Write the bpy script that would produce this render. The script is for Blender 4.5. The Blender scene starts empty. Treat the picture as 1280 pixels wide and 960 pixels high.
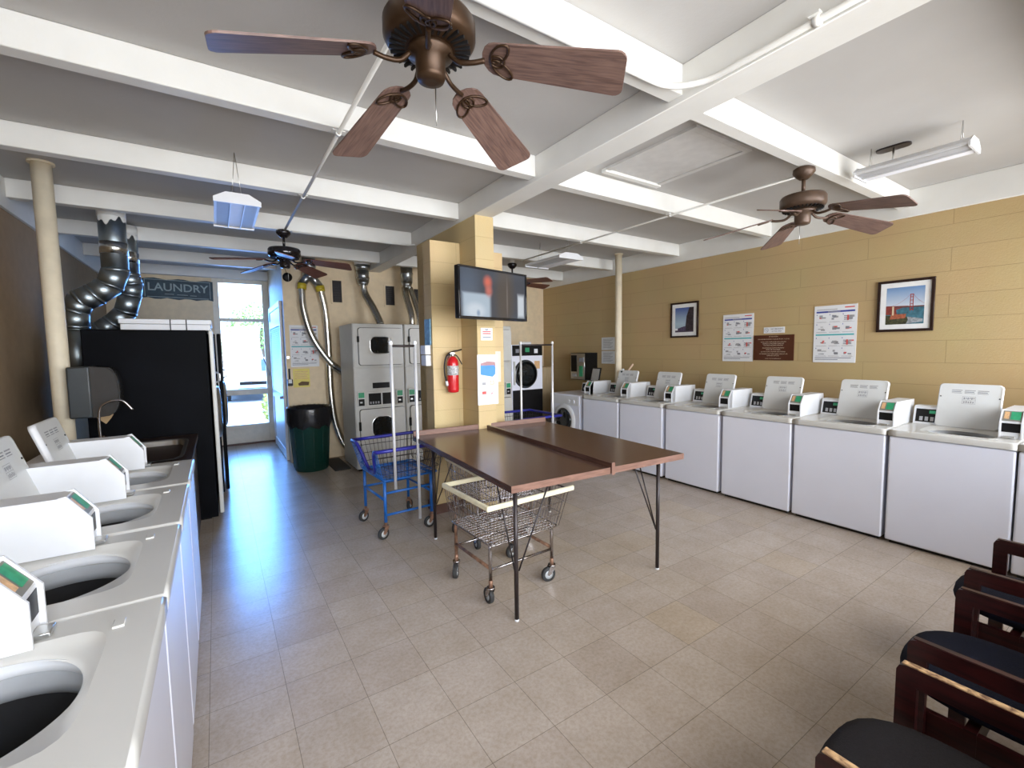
import bpy, bmesh, math, random
from mathutils import Vector, Matrix
random.seed(7)
PI = math.pi
sc = bpy.context.scene
COL = sc.collection

# ------------------------------------------------------------------ camera
F = 560.0
cam_d = bpy.data.cameras.new('camera')
cam_d.sensor_fit = 'HORIZONTAL'
cam_d.sensor_width = 36.0
cam_d.lens = 36.0 * F / 1280.0
cam_d.clip_start = 0.02
cam = bpy.data.objects.new('camera', cam_d)
COL.objects.link(cam)
R = Matrix(((0.83478527, 0.05497652, -0.547824), (-0.5503759, 0.05652509, -0.83300137), (-0.01482972, 0.9968864, 0.07744407)))
cam.matrix_world = Matrix.Translation((0, 0, 1.6)) @ R.to_4x4()
sc.camera = cam

# ------------------------------------------------------------------ light
sc.view_settings.view_transform = 'Standard'
sc.view_settings.look = 'None'
sc.view_settings.gamma = 1.0
sc.view_settings.use_curve_mapping = False
sc.view_settings.exposure = 0.22
sc.cycles.max_bounces = 10
sc.cycles.diffuse_bounces = 5
sc.cycles.glossy_bounces = 4
sc.cycles.sample_clamp_indirect = 6.0
sc.cycles.use_denoising = True
w = bpy.data.worlds.new('sky'); sc.world = w; w.use_nodes = True
bg = w.node_tree.nodes['Background']
bg.inputs[0].default_value = (0.42, 0.65, 1.0, 1)
bg.inputs[1].default_value = 6.0
def area(name, loc, sx, sy, power, color, rot):
    d = bpy.data.lights.new(name, 'AREA'); d.shape = 'RECTANGLE'; d.size = sx; d.size_y = sy
    d.energy = power; d.color = color
    o = bpy.data.objects.new(name, d); COL.objects.link(o); o.location = loc; o.rotation_euler = rot
    return o
sun_d = bpy.data.lights.new('sun', 'SUN'); sun_d.energy = 14.0; sun_d.angle = 0.01; sun_d.color = (1, 0.99, 0.97)
sun = bpy.data.objects.new('sun', sun_d); COL.objects.link(sun)
sun.rotation_euler = Vector((1.0, 0.05, 1.5)).to_track_quat('Z', 'Y').to_euler()
# daylight entering by the row of windows behind the chairs, and by the glazed entrance
area('window_daylight', (1.0, -0.70, 1.75), 3.2, 1.7, 86, (1.0, 0.93, 0.83), (PI/2, 0, 0)).data.spread = math.radians(125)
area('window_daylight', (4.2, -0.70, 1.75), 2.2, 1.7, 60, (1.0, 0.93, 0.83), (PI/2, 0, 0)).data.spread = math.radians(125)
area('entrance_daylight', (0.42, 9.32, 1.5), 0.75, 2.6, 36, (0.05, 0.30, 1.0), (-PI/2+0.30, 0, 0)).data.spread = math.radians(95)

# ------------------------------------------------------------------ materials
MATS = {}
def nt(name):
    m = bpy.data.materials.new(name); m.use_nodes = True
    n = m.node_tree.nodes; b = n['Principled BSDF']
    return m, n, m.node_tree.links, b
def mat(name, col, rough=0.5, metal=0.0, var=0.06, scale=12.0, bump=0.0, bscale=60.0, emit=None, alpha=None, coat=0.0, stretch=None):
    if name in MATS: return MATS[name]
    m, n, l, b = nt(name)
    b.inputs['Roughness'].default_value = rough
    b.inputs['Metallic'].default_value = metal
    if coat: b.inputs['Coat Weight'].default_value = coat
    tc = n.new('ShaderNodeTexCoord')
    mp = n.new('ShaderNodeMapping'); l.new(tc.outputs['Object'], mp.inputs[0])
    if stretch: mp.inputs['Scale'].default_value = stretch
    no = n.new('ShaderNodeTexNoise'); no.inputs['Scale'].default_value = scale; no.inputs['Detail'].default_value = 4
    l.new(mp.outputs[0], no.inputs['Vector'])
    rp = n.new('ShaderNodeValToRGB')
    rp.color_ramp.elements[0].position = 0.3; rp.color_ramp.elements[1].position = 0.7
    rp.color_ramp.elements[0].color = tuple(c*(1-var) for c in col) + (1,)
    rp.color_ramp.elements[1].color = tuple(min(1, c*(1+var)) for c in col) + (1,)
    l.new(no.outputs['Fac'], rp.inputs[0]); l.new(rp.outputs[0], b.inputs['Base Color'])
    if bump:
        n2 = n.new('ShaderNodeTexNoise'); n2.inputs['Scale'].default_value = bscale; n2.inputs['Detail'].default_value = 5
        l.new(mp.outputs[0], n2.inputs['Vector'])
        bu = n.new('ShaderNodeBump'); bu.inputs['Strength'].default_value = bump; bu.inputs['Distance'].default_value = 0.004
        l.new(n2.outputs['Fac'], bu.inputs['Height']); l.new(bu.outputs[0], b.inputs['Normal'])
    if emit:
        b.inputs['Emission Color'].default_value = (*col, 1); b.inputs['Emission Strength'].default_value = emit
    MATS[name] = m
    return m
def block_mat(name, col, axis):
    m, n, l, b = nt(name)
    b.inputs['Roughness'].default_value = 0.62
    tc = n.new('ShaderNodeTexCoord'); sp = n.new('ShaderNodeSeparateXYZ'); cb = n.new('ShaderNodeCombineXYZ')
    l.new(tc.outputs['Object'], sp.inputs[0])
    l.new(sp.outputs['Y' if axis == 'x' else 'X'], cb.inputs[0]); l.new(sp.outputs['Z'], cb.inputs[1])
    br = n.new('ShaderNodeTexBrick'); l.new(cb.outputs[0], br.inputs['Vector'])
    br.inputs['Scale'].default_value = 1.0
    br.inputs['Brick Width'].default_value = 1.22 if axis == 'x' else 0.8
    br.inputs['Row Height'].default_value = 0.203
    br.inputs['Mortar Size'].default_value = 0.003
    br.inputs['Mortar Smooth'].default_value = 0.4
    br.inputs['Bias'].default_value = 0.0
    c = col
    br.inputs['Color1'].default_value = (c[0]*1.015, c[1]*1.015, c[2]*1.015, 1)
    br.inputs['Color2'].default_value = (c[0]*0.985, c[1]*0.985, c[2]*0.985, 1)
    br.inputs['Mortar'].default_value = (c[0]*0.80, c[1]*0.79, c[2]*0.76, 1)
    no = n.new('ShaderNodeTexNoise'); no.inputs['Scale'].default_value = 1.6; no.inputs['Detail'].default_value = 3
    l.new(tc.outputs['Object'], no.inputs['Vector'])
    mx = n.new('ShaderNodeMix'); mx.data_type = 'RGBA'; mx.blend_type = 'MULTIPLY'; mx.inputs['Factor'].default_value = 0.16
    l.new(br.outputs['Color'], mx.inputs['A']); l.new(no.outputs['Color'], mx.inputs['B']); l.new(mx.outputs['Result'], b.inputs['Base Color'])
    n2 = n.new('ShaderNodeTexNoise'); n2.inputs['Scale'].default_value = 90; l.new(tc.outputs['Object'], n2.inputs['Vector'])
    ma = n.new('ShaderNodeMath'); ma.operation = 'MULTIPLY_ADD'; ma.inputs[1].default_value = -2.0
    l.new(br.outputs['Fac'], ma.inputs[0]); l.new(n2.outputs['Fac'], ma.inputs[2])
    bu = n.new('ShaderNodeBump'); bu.inputs['Strength'].default_value = 0.35; bu.inputs['Distance'].default_value = 0.004
    l.new(ma.outputs[0], bu.inputs['Height']); l.new(bu.outputs[0], b.inputs['Normal'])
    MATS[name] = m
    return m
def tile_mat():
    m, n, l, b = nt('vinyl_floor_tile')
    tc = n.new('ShaderNodeTexCoord'); mp = n.new('ShaderNodeMapping')
    mp.inputs['Location'].default_value = (-0.195 + 3.07, -0.177 + 3.07, 0)
    l.new(tc.outputs['Object'], mp.inputs[0])
    br = n.new('ShaderNodeTexBrick'); br.offset = 0.0; br.squash = 1.0; l.new(mp.outputs[0], br.inputs['Vector'])
    br.inputs['Scale'].default_value = 1.0; br.inputs['Brick Width'].default_value = 0.307; br.inputs['Row Height'].default_value = 0.307
    br.inputs['Mortar Size'].default_value = 0.0015; br.inputs['Mortar Smooth'].default_value = 0.3
    br.inputs['Color1'].default_value = (0.47, 0.405, 0.35, 1); br.inputs['Color2'].default_value = (0.45, 0.385, 0.33, 1)
    br.inputs['Mortar'].default_value = (0.23, 0.195, 0.16, 1)
    # speckle
    n1 = n.new('ShaderNodeTexNoise'); n1.inputs['Scale'].default_value = 55; n1.inputs['Detail'].default_value = 6; n1.inputs['Roughness'].default_value = 0.7
    l.new(tc.outputs['Object'], n1.inputs['Vector'])
    r1 = n.new('ShaderNodeValToRGB'); r1.color_ramp.elements[0].position = 0.36; r1.color_ramp.elements[1].position = 0.58
    r1.color_ramp.elements[0].color = (0.74, 0.70, 0.64, 1); r1.color_ramp.elements[1].color = (1, 1, 1, 1)
    l.new(n1.outputs['Fac'], r1.inputs[0])
    mx = n.new('ShaderNodeMix'); mx.data_type = 'RGBA'; mx.blend_type = 'MULTIPLY'; mx.inputs['Factor'].default_value = 0.6
    l.new(br.outputs['Color'], mx.inputs['A']); l.new(r1.outputs[0], mx.inputs['B'])
    # each tile a slightly different tone, some yellowed
    dv = n.new('ShaderNodeVectorMath'); dv.operation = 'DIVIDE'; dv.inputs[1].default_value = (0.307, 0.307, 1); l.new(mp.outputs[0], dv.inputs[0])
    fl = n.new('ShaderNodeVectorMath'); fl.operation = 'FLOOR'; l.new(dv.outputs[0], fl.inputs[0])
    wn = n.new('ShaderNodeTexWhiteNoise'); wn.noise_dimensions = '2D'; l.new(fl.outputs[0], wn.inputs['Vector'])
    r3 = n.new('ShaderNodeValToRGB'); e = r3.color_ramp.elements
    e[0].position = 0.0; e[0].color = (0.93, 0.91, 0.90, 1); e[1].position = 1.0; e[1].color = (1.0, 0.96, 0.88, 1)
    x = e.new(0.35); x.color = (1, 0.99, 0.98, 1); x = e.new(0.75); x.color = (1, 0.99, 0.97, 1)
    l.new(wn.outputs['Value'], r3.inputs[0])
    m2 = n.new('ShaderNodeMix'); m2.data_type = 'RGBA'; m2.blend_type = 'MULTIPLY'; m2.inputs['Factor'].default_value = 1.0
    l.new(mx.outputs['Result'], m2.inputs['A']); l.new(r3.outputs[0], m2.inputs['B'])
    n3 = n.new('ShaderNodeTexNoise'); n3.inputs['Scale'].default_value = 4.0; n3.inputs['Detail'].default_value = 6; n3.inputs['Roughness'].default_value = 0.65
    l.new(tc.outputs['Object'], n3.inputs['Vector'])
    r5 = n.new('ShaderNodeValToRGB'); r5.color_ramp.elements[0].position = 0.30; r5.color_ramp.elements[1].position = 0.62
    r5.color_ramp.elements[0].color = (0.80, 0.77, 0.72, 1); r5.color_ramp.elements[1].color = (1, 1, 1, 1)
    l.new(n3.outputs['Fac'], r5.inputs[0])
    m3 = n.new('ShaderNodeMix'); m3.data_type = 'RGBA'; m3.blend_type = 'MULTIPLY'; m3.inputs['Factor'].default_value = 0.7
    l.new(m2.outputs['Result'], m3.inputs['A']); l.new(r5.outputs[0], m3.inputs['B'])
    l.new(m3.outputs['Result'], b.inputs['Base Color'])
    b.inputs['Roughness'].default_value = 0.27
    bu = n.new('ShaderNodeBump'); bu.inputs['Strength'].default_value = 0.25; bu.inputs['Distance'].default_value = 0.002; bu.invert = True
    l.new(br.outputs['Fac'], bu.inputs['Height']); l.new(bu.outputs[0], b.inputs['Normal'])
    return m
def wood_mat(name, c1, c2, rough=0.35, scale=(2, 30, 30), axis_noise=3.0):
    m, n, l, b = nt(name)
    b.inputs['Roughness'].default_value = rough
    tc = n.new('ShaderNodeTexCoord'); mp = n.new('ShaderNodeMapping'); mp.inputs['Scale'].default_value = scale
    l.new(tc.outputs['Object'], mp.inputs[0])
    no = n.new('ShaderNodeTexNoise'); no.inputs['Scale'].default_value = axis_noise; no.inputs['Detail'].default_value = 8; no.inputs['Distortion'].default_value = 0.6
    l.new(mp.outputs[0], no.inputs['Vector'])
    rp = n.new('ShaderNodeValToRGB'); rp.color_ramp.elements[0].position = 0.35; rp.color_ramp.elements[1].position = 0.65
    rp.color_ramp.elements[0].color = (*c1, 1); rp.color_ramp.elements[1].color = (*c2, 1)
    l.new(no.outputs['Fac'], rp.inputs[0]); l.new(rp.outputs[0], b.inputs['Base Color'])
    MATS[name] = m
    return m
def glass_mat(name, tint=(1, 1, 1), rough=0.0):
    m = bpy.data.materials.new(name); m.use_nodes = True
    n = m.node_tree.nodes; l = m.node_tree.links; n.remove(n['Principled BSDF'])
    t = n.new('ShaderNodeBsdfTransparent'); t.inputs[0].default_value = (*tint, 1)
    g = n.new('ShaderNodeBsdfGlossy'); g.inputs['Roughness'].default_value = rough
    fr = n.new('ShaderNodeFresnel'); fr.inputs[0].default_value = 1.45
    mx = n.new('ShaderNodeMixShader'); l.new(fr.outputs[0], mx.inputs[0]); l.new(t.outputs[0], mx.inputs[1]); l.new(g.outputs[0], mx.inputs[2])
    l.new(mx.outputs[0], n['Material Output'].inputs[0])
    return m

TAN = block_mat('tan_block_wall_x', (0.50, 0.365, 0.18), 'x')
TANY = block_mat('tan_block_wall_y', (0.60, 0.455, 0.23), 'y')
TANP = mat('tan_plaster', (0.74, 0.60, 0.40), 0.6, bump=0.15)
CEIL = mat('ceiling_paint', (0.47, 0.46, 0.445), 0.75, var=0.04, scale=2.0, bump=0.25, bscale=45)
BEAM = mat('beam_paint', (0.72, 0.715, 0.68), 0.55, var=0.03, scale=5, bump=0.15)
FLOOR = tile_mat()
WHITE = mat('white_enamel', (0.79, 0.81, 0.91), 0.22, var=0.015, scale=3, coat=0.2)
WHITEP = mat('white_plastic', (0.68, 0.69, 0.71), 0.4, var=0.02)
OFFW = mat('lid_grey_white', (0.66, 0.67, 0.66), 0.35, var=0.02)
DECK = mat('deck_enamel', (0.57, 0.56, 0.53), 0.22, var=0.02, scale=4)
BLACK = mat('black_plastic', (0.008, 0.008, 0.009), 0.4, var=0.2)
BLACK.node_tree.nodes['Principled BSDF'].inputs['Specular IOR Level'].default_value = 0.2
MATTE = mat('matt_black_steel', (0.004, 0.0045, 0.006), 0.5, var=0.25, scale=3)
MATTE.node_tree.nodes['Principled BSDF'].inputs['Specular IOR Level'].default_value = 0.04
DARKH = mat('dark_gap', (0.01, 0.01, 0.01), 0.8)
STEEL = mat('stainless_steel', (0.62, 0.62, 0.60), 0.28, metal=1.0)
CHROME = mat('chrome_wire', (0.42, 0.39, 0.385), 0.18, metal=1.0)
RUST = mat('rusted_chrome', (0.30, 0.17, 0.11), 0.5, metal=0.6, var=0.5, scale=25)
DUCT = mat('galvanised_duct', (0.42, 0.45, 0.47), 0.3, metal=1.0, var=0.15, scale=9)
DUCTD = mat('dark_galvanised_duct', (0.36, 0.41, 0.43), 0.38, metal=1.0, var=0.2, scale=7)
FOIL = mat('foil_hose', (0.72, 0.71, 0.66), 0.25, metal=1.0, var=0.1, scale=30)
GREYM = mat('grey_enamel', (0.56, 0.555, 0.52), 0.35, var=0.03)
GREYM2 = mat('grey_enamel_door', (0.63, 0.625, 0.59), 0.35, var=0.03)
DGLASS = mat('dark_door_glass', (0.012, 0.014, 0.016), 0.06, var=0.1)
GREEN = mat('green_label', (0.03, 0.30, 0.14), 0.4, var=0.15, scale=60)
AMBER = mat('amber_label', (0.65, 0.40, 0.20), 0.4, var=0.2, scale=80)
TUBG = mat('tub_grey_plastic', (0.36, 0.37, 0.38), 0.4)
DRUM = mat('drum_dark', (0.05, 0.05, 0.052), 0.35, metal=0.5)
PAPER = mat('paper', (0.76, 0.77, 0.79), 0.6, var=0.01)
INK = mat('ink_grey', (0.22, 0.23, 0.26), 0.7)
INKL = mat('ink_light', (0.34, 0.34, 0.35), 0.7)
INKR = mat('ink_red', (0.62, 0.10, 0.09), 0.7)
INKB = mat('ink_navy', (0.04, 0.06, 0.32), 0.6)
INKT = mat('ink_teal', (0.06, 0.42, 0.45), 0.6)
BLUEP = mat('poster_blue', (0.05, 0.25, 0.85), 0.5, var=0.1)
PINK = mat('pink_paper', (0.90, 0.62, 0.52), 0.7)
YEL = mat('yellow_paper', (0.78, 0.66, 0.18), 0.7, var=0.05)
BROWNS = mat('brown_sign', (0.075, 0.02, 0.008), 0.4)
CREAM = mat('cream_vinyl', (0.78, 0.71, 0.50), 0.45, var=0.08, scale=20)
POST = mat('post_cream_paint', (0.76, 0.67, 0.50), 0.55, bump=0.2, bscale=25)
BRONZE = mat('bronze_metal', (0.048, 0.025, 0.012), 0.42, metal=0.6, var=0.25, scale=18)
BRONZEB = mat('brown_bronze_metal', (0.085, 0.052, 0.034), 0.45, metal=0.4, var=0.2, scale=18)
BLADE = wood_mat('walnut_blade', (0.095, 0.055, 0.045), (0.18, 0.11, 0.088), 0.5, scale=(3, 40, 40))
BLADEF = wood_mat('mahogany_blade', (0.10, 0.03, 0.02), (0.17, 0.06, 0.04), 0.45, scale=(3, 40, 40))
TABLE = wood_mat('walnut_laminate', (0.055, 0.026, 0.018), (0.10, 0.050, 0.036), 0.22, scale=(22, 1.2, 20))
TEDGE = wood_mat('walnut_edge', (0.15, 0.078, 0.056), (0.23, 0.125, 0.09), 0.4, scale=(3, 3, 30))
CHAIRW = wood_mat('mahogany_chair', (0.013, 0.0022, 0.0026), (0.042, 0.006, 0.006), 0.35, scale=(20, 2, 20))
CHAIRT = wood_mat('worn_pale_wood', (0.10, 0.04, 0.02), (0.62, 0.40, 0.20), 0.5, scale=(20, 14, 20))
FABRIC = mat('charcoal_fabric', (0.020, 0.018, 0.019), 0.95, var=0.2, scale=200, bump=0.6, bscale=260)
FABRIC2 = mat('navy_black_fabric', (0.009, 0.011, 0.022), 0.95, var=0.2, scale=200, bump=0.6, bscale=260)
for _m in (FABRIC, FABRIC2): _m.node_tree.nodes['Principled BSDF'].inputs['Specular IOR Level'].default_value = 0.15
LEG = mat('black_leg_steel', (0.03, 0.022, 0.022), 0.4, metal=0.3)
BLUE = mat('royal_blue_paint', (0.01, 0.115, 0.42), 0.35, var=0.12)
NAVY = mat('navy_vinyl_bumper', (0.018, 0.02, 0.24), 0.35, var=0.1)
WHEEL = mat('wheel_grey', (0.55, 0.57, 0.58), 0.45)
RUBBER = mat('rubber_black', (0.03, 0.03, 0.03), 0.7)
BINS = mat('green_bin_plastic', (0.003, 0.036, 0.027), 0.4, var=0.1)
BAG = mat('black_bin_bag', (0.012, 0.012, 0.014), 0.22, bump=0.8, bscale=30)
RED = mat('red_extinguisher', (0.55, 0.012, 0.018), 0.25, coat=0.3)
SLATE = mat('chalkboard_blue', (0.035, 0.065, 0.085), 0.6, var=0.25)
CHALK = mat('chalk_grey', (0.36, 0.44, 0.44), 0.8)
DOORW = mat('door_frame_cream', (0.76, 0.70, 0.58), 0.5)
JAMBG = mat('jamb_grey', (0.44, 0.43, 0.40), 0.5)
LOUV = mat('louvre_white', (0.74, 0.76, 0.78), 0.4)
WOODP = wood_mat('plywood', (0.33, 0.25, 0.14), (0.42, 0.32, 0.19), 0.6, scale=(30, 30, 2))
BASEB = mat('brown_baseboard', (0.10, 0.045, 0.030), 0.5)
KRAFT = mat('kraft_paper_towel', (0.42, 0.29, 0.15), 0.8)
SMOKE = mat('smoked_plastic', (0.045, 0.045, 0.045), 0.16, coat=0.4)
DISPB = mat('dispenser_grey', (0.035, 0.042, 0.045), 0.4)
COUNTER = mat('dark_counter', (0.03, 0.016, 0.012), 0.35)
GLASS = glass_mat('window_glass')
ASPH = mat('pale_asphalt', (0.28, 0.32, 0.38), 0.9, scale=2)
LEAF = mat('leaf_green', (0.26, 0.42, 0.12), 0.6, var=0.4, scale=3)
LEAF2 = mat('leaf_yellow_green', (0.40, 0.48, 0.12), 0.6, var=0.5, scale=6)
BARK = mat('bark', (0.16, 0.11, 0.08), 0.9)
CARW = mat('car_white', (0.80, 0.82, 0.84), 0.25)
CARG = mat('car_glass', (0.015, 0.06, 0.20), 0.4)

# ------------------------------------------------------------------ mesh builder
class MB:
    def __init__(self, M=None):
        self.bm = bmesh.new(); self.mats = []; self.M = M or Matrix.Identity(4)
    def mi(self, m):
        if m not in self.mats: self.mats.append(m)
        return self.mats.index(m)
    def v(self, p): return self.bm.verts.new(self.M @ Vector(p))
    def f(self, vs, m, smooth=False):
        try: fc = self.bm.faces.new(vs)
        except ValueError: return None
        fc.material_index = self.mi(m); fc.smooth = smooth
        return fc
    def quad(self, pts, m, smooth=False): return self.f([self.v(p) for p in pts], m, smooth)
    def box(self, x0, x1, y0, y1, z0, z1, m, bev=0.0, seg=2, edges=None):
        vs = [self.v(p) for p in ((x0,y0,z0),(x1,y0,z0),(x1,y1,z0),(x0,y1,z0),(x0,y0,z1),(x1,y0,z1),(x1,y1,z1),(x0,y1,z1))]
        fs = [self.f([vs[i] for i in q], m) for q in ((3,2,1,0),(4,5,6,7),(0,1,5,4),(1,2,6,5),(2,3,7,6),(3,0,4,7))]
        if bev:
            es = list({e for fc in fs for e in fc.edges})
            r = bmesh.ops.bevel(self.bm, geom=es, offset=bev, segments=seg, profile=0.5, affect='EDGES')
            for fc in r['faces']: fc.smooth = True
        return self
    def cyl(self, p0, p1, r, m, n=12, r2=None, caps=True, smooth=True):
        p0 = Vector(p0); p1 = Vector(p1); r2 = r if r2 is None else r2
        d = (p1-p0).normalized(); a = d.orthogonal().normalized(); b = d.cross(a)
        A = [self.v(p0 + (a*math.cos(t)+b*math.sin(t))*r) for t in [2*PI*i/n for i in range(n)]]
        B = [self.v(p1 + (a*math.cos(t)+b*math.sin(t))*r2) for t in [2*PI*i/n for i in range(n)]]
        for i in range(n): self.f([A[i], A[(i+1)%n], B[(i+1)%n], B[i]], m, smooth)
        if caps: self.f(A[::-1], m); self.f(B, m)
        return self
    def tube(self, pts, r, m, n=8, closed=False, caps=True):
        pts = [Vector(p) for p in pts]; k = len(pts)
        rf = r if callable(r) else (lambda t: r)
        rings = []; prev = None
        for i, p in enumerate(pts):
            if closed: t = (pts[(i+1)%k] - pts[i-1]).normalized()
            else: t = (pts[min(i+1,k-1)] - pts[max(i-1,0)]).normalized()
            if prev is None: a = t.orthogonal().normalized()
            else:
                a = prev - t*prev.dot(t)
                a = a.normalized() if a.length > 1e-6 else t.orthogonal().normalized()
            prev = a; b = t.cross(a); rr = rf(i/max(1,k-1))
            rings.append([self.v(p + (a*math.cos(q)+b*math.sin(q))*rr) for q in [2*PI*j/n for j in range(n)]])
        for i in range(k if closed else k-1):
            A = rings[i]; B = rings[(i+1)%k]
            for j in range(n): self.f([A[j], A[(j+1)%n], B[(j+1)%n], B[j]], m, True)
        if caps and not closed: self.f(rings[0][::-1], m); self.f(rings[-1], m)
        return self
    def lathe(self, prof, m, c=(0,0,0), n=28, axis='z', caps=True):
        c = Vector(c); rings = []
        for r, h in prof:
            ring = []
            for j in range(n):
                q = 2*PI*j/n; x, y = math.cos(q)*r, math.sin(q)*r
                p = (x, y, h) if axis == 'z' else ((h, x, y) if axis == 'x' else (x, h, -y))
                ring.append(self.v(c + Vector(p)))
            rings.append(ring)
        for A, B in zip(rings, rings[1:]):
            for j in range(n): self.f([A[j], A[(j+1)%n], B[(j+1)%n], B[j]], m, True)
        if caps: self.f(rings[0][::-1], m); self.f(rings[-1], m)
        return self
    def prism(self, poly, d0, d1, m, plane='xz', sm=False, m2=None):
        P = {'xz': lambda a, b, d: (a, d, b), 'yz': lambda a, b, d: (d, a, b), 'xy': lambda a, b, d: (a, b, d)}[plane]
        A = [self.v(P(a, b, d0)) for a, b in poly]; B = [self.v(P(a, b, d1)) for a, b in poly]
        n = len(poly)
        self.f(A[::-1], m2 or m); self.f(B, m2 or m)
        for i in range(n): self.f([A[i], A[(i+1)%n], B[(i+1)%n], B[i]], m, sm)
        return self
    def text(self, s, size, M, m, ext=0.0006, bold=0.0):
        cu = bpy.data.curves.new('lettering', 'FONT'); cu.body = s; cu.size = size; cu.align_x = 'CENTER'; cu.align_y = 'CENTER'
        cu.extrude = ext; cu.resolution_u = 3; cu.offset = bold
        ob = bpy.data.objects.new('lettering', cu); COL.objects.link(ob)
        me = bpy.data.meshes.new_from_object(ob.evaluated_get(bpy.context.evaluated_depsgraph_get()))
        T = self.M @ M
        vs = [self.bm.verts.new(T @ v.co) for v in me.vertices]
        for p in me.polygons: self.f([vs[i] for i in p.vertices], m)
        bpy.data.objects.remove(ob); bpy.data.curves.remove(cu); bpy.data.meshes.remove(me)
        return self
    def build(self, name, parent=None, loc=None, rot=None):
        bmesh.ops.recalc_face_normals(self.bm, faces=self.bm.faces) if len(self.bm.faces) < 20000 else None
        me = bpy.data.meshes.new(name); self.bm.to_mesh(me); self.bm.free()
        for m in self.mats: me.materials.append(m)
        o = bpy.data.objects.new(name, me); COL.objects.link(o)
        if parent: o.parent = parent
        if loc: o.location = loc
        if rot: o.rotation_euler = rot
        return o
def rrect(x0, x1, y0, y1, r, n=5):
    out = []
    for cx, cy, a0 in ((x1-r, y1-r, 0), (x0+r, y1-r, PI/2), (x0+r, y0+r, PI), (x1-r, y0+r, 1.5*PI)):
        for i in range(n+1):
            a = a0 + PI/2*i/n; out.append((cx+r*math.cos(a), cy+r*math.sin(a)))
    return out
def smooth(pts, n=8, closed=False):
    P = [Vector(p) for p in pts]; out = []; k = len(P)
    for i in range(k if closed else k-1):
        p0 = P[i-1] if (closed or i > 0) else P[0]*2-P[1]; p1 = P[i]; p2 = P[(i+1)%k]; p3 = P[(i+2)%k] if (closed or i+2 < k) else P[-1]*2-P[-2]
        for j in range(n):
            t = j/n
            out.append(0.5*((2*p1)+(-p0+p2)*t+(2*p0-5*p1+4*p2-p3)*t*t+(-p0+3*p1-3*p2+p3)*t**3))
    if not closed: out.append(P[-1])
    return out
def tag(o, label=None, cat=None, group=None, kind=None):
    if label: o['label'] = label
    if cat: o['category'] = cat
    if group: o['group'] = group
    if kind: o['kind'] = kind
    return o
def thing(name, label, cat, loc=(0,0,0), rz=0.0, group=None):
    o = bpy.data.objects.new(name, None); COL.objects.link(o); o.location = loc; o.rotation_euler = (0, 0, rz); o.empty_display_size = 0.1
    return tag(o, label, cat, group)
def struct(name, mb): return tag(mb.build(name), kind='structure')
def dup(root, loc, rz, label, group=None):
    r = root.copy(); COL.objects.link(r); r.location = loc; r.rotation_euler = (0, 0, rz); r['label'] = label
    if group: r['group'] = group
    for ch in list(root.children):
        c = ch.copy(); COL.objects.link(c); c.parent = r
        for g in list(ch.children):
            d = g.copy(); COL.objects.link(d); d.parent = c
    return r

# ------------------------------------------------------------------ room shell
ZC = 3.01
XL, XR, YR, YD, YB = -1.35, 5.45, -0.75, 9.1, 7.12
struct('floor', MB().box(XL-0.15, XR+0.15, YR-0.15, YD+0.12, -0.12, 0, FLOOR))
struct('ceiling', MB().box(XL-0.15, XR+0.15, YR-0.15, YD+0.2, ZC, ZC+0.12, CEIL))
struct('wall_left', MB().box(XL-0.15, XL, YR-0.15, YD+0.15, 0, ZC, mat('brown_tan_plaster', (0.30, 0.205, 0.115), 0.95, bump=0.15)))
struct('wall_right', MB().box(XR, XR+0.15, YR-0.15, YB+0.15, 0, ZC, TAN))
b = MB(); b.box(XL, 0.0, YD, YD+0.15, 0, ZC, TANP); b.box(0.0, 0.83, YD, YD+0.15, 2.87, ZC, TANP); b.box(0.83, 0.95, YD, YD+0.15, 0, ZC, TANP)
struct('wall_far', b)
struct('wall_recess', MB().box(0.83, 0.95, YB, YD, 0, ZC, TANP))
struct('wall_back', MB().box(0.95, XR, YB, YB+0.15, 0, ZC, TANP))
b = MB(); b.box(XL, XR, YR-0.15, YR, 0, 0.88, TANY); b.box(XL, XR, YR-0.15, YR, 2.62, ZC, TANY)
for x0, x1 in ((XL, -0.62), (2.62, 3.08), (5.32, XR)): b.box(x0, x1, YR-0.15, YR, 0.88, 2.62, TANY)
struct('wall_rear', b)
for i, (x0, x1) in enumerate(((-0.62, 2.62), (3.08, 5.32))):
    b = MB(); n = 3 if i == 0 else 2
    b.box(x0, x1, YR-0.13, YR-0.06, 0.88, 0.93, JAMBG); b.box(x0, x1, YR-0.13, YR-0.06, 2.57, 2.62, JAMBG)
    for k in range(n+1):
        xx = x0 + (x1-x0-0.05)*k/n; b.box(xx, xx+0.05, YR-0.13, YR-0.06, 0.93, 2.57, JAMBG)
    wo = struct('window_%d' % (i+1), b)
    MB().box(x0+0.03, x1-0.03, YR-0.10, YR-0.094, 0.92, 2.58, GLASS).build('pane', wo)
# main cross beam, joists, wall bands
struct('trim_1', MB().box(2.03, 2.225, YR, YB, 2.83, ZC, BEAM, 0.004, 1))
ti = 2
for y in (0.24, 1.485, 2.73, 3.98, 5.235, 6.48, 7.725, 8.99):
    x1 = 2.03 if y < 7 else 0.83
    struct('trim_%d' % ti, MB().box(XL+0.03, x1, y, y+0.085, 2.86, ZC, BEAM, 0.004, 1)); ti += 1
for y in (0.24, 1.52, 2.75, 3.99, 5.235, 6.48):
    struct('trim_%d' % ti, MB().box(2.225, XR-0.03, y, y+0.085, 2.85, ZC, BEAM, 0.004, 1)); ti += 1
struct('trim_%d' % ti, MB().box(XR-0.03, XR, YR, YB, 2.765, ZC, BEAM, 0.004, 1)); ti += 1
struct('trim_%d' % ti, MB().box(XL, XL+0.03, YR, YD, 2.765, ZC, BEAM, 0.004, 1)); ti += 1
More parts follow.
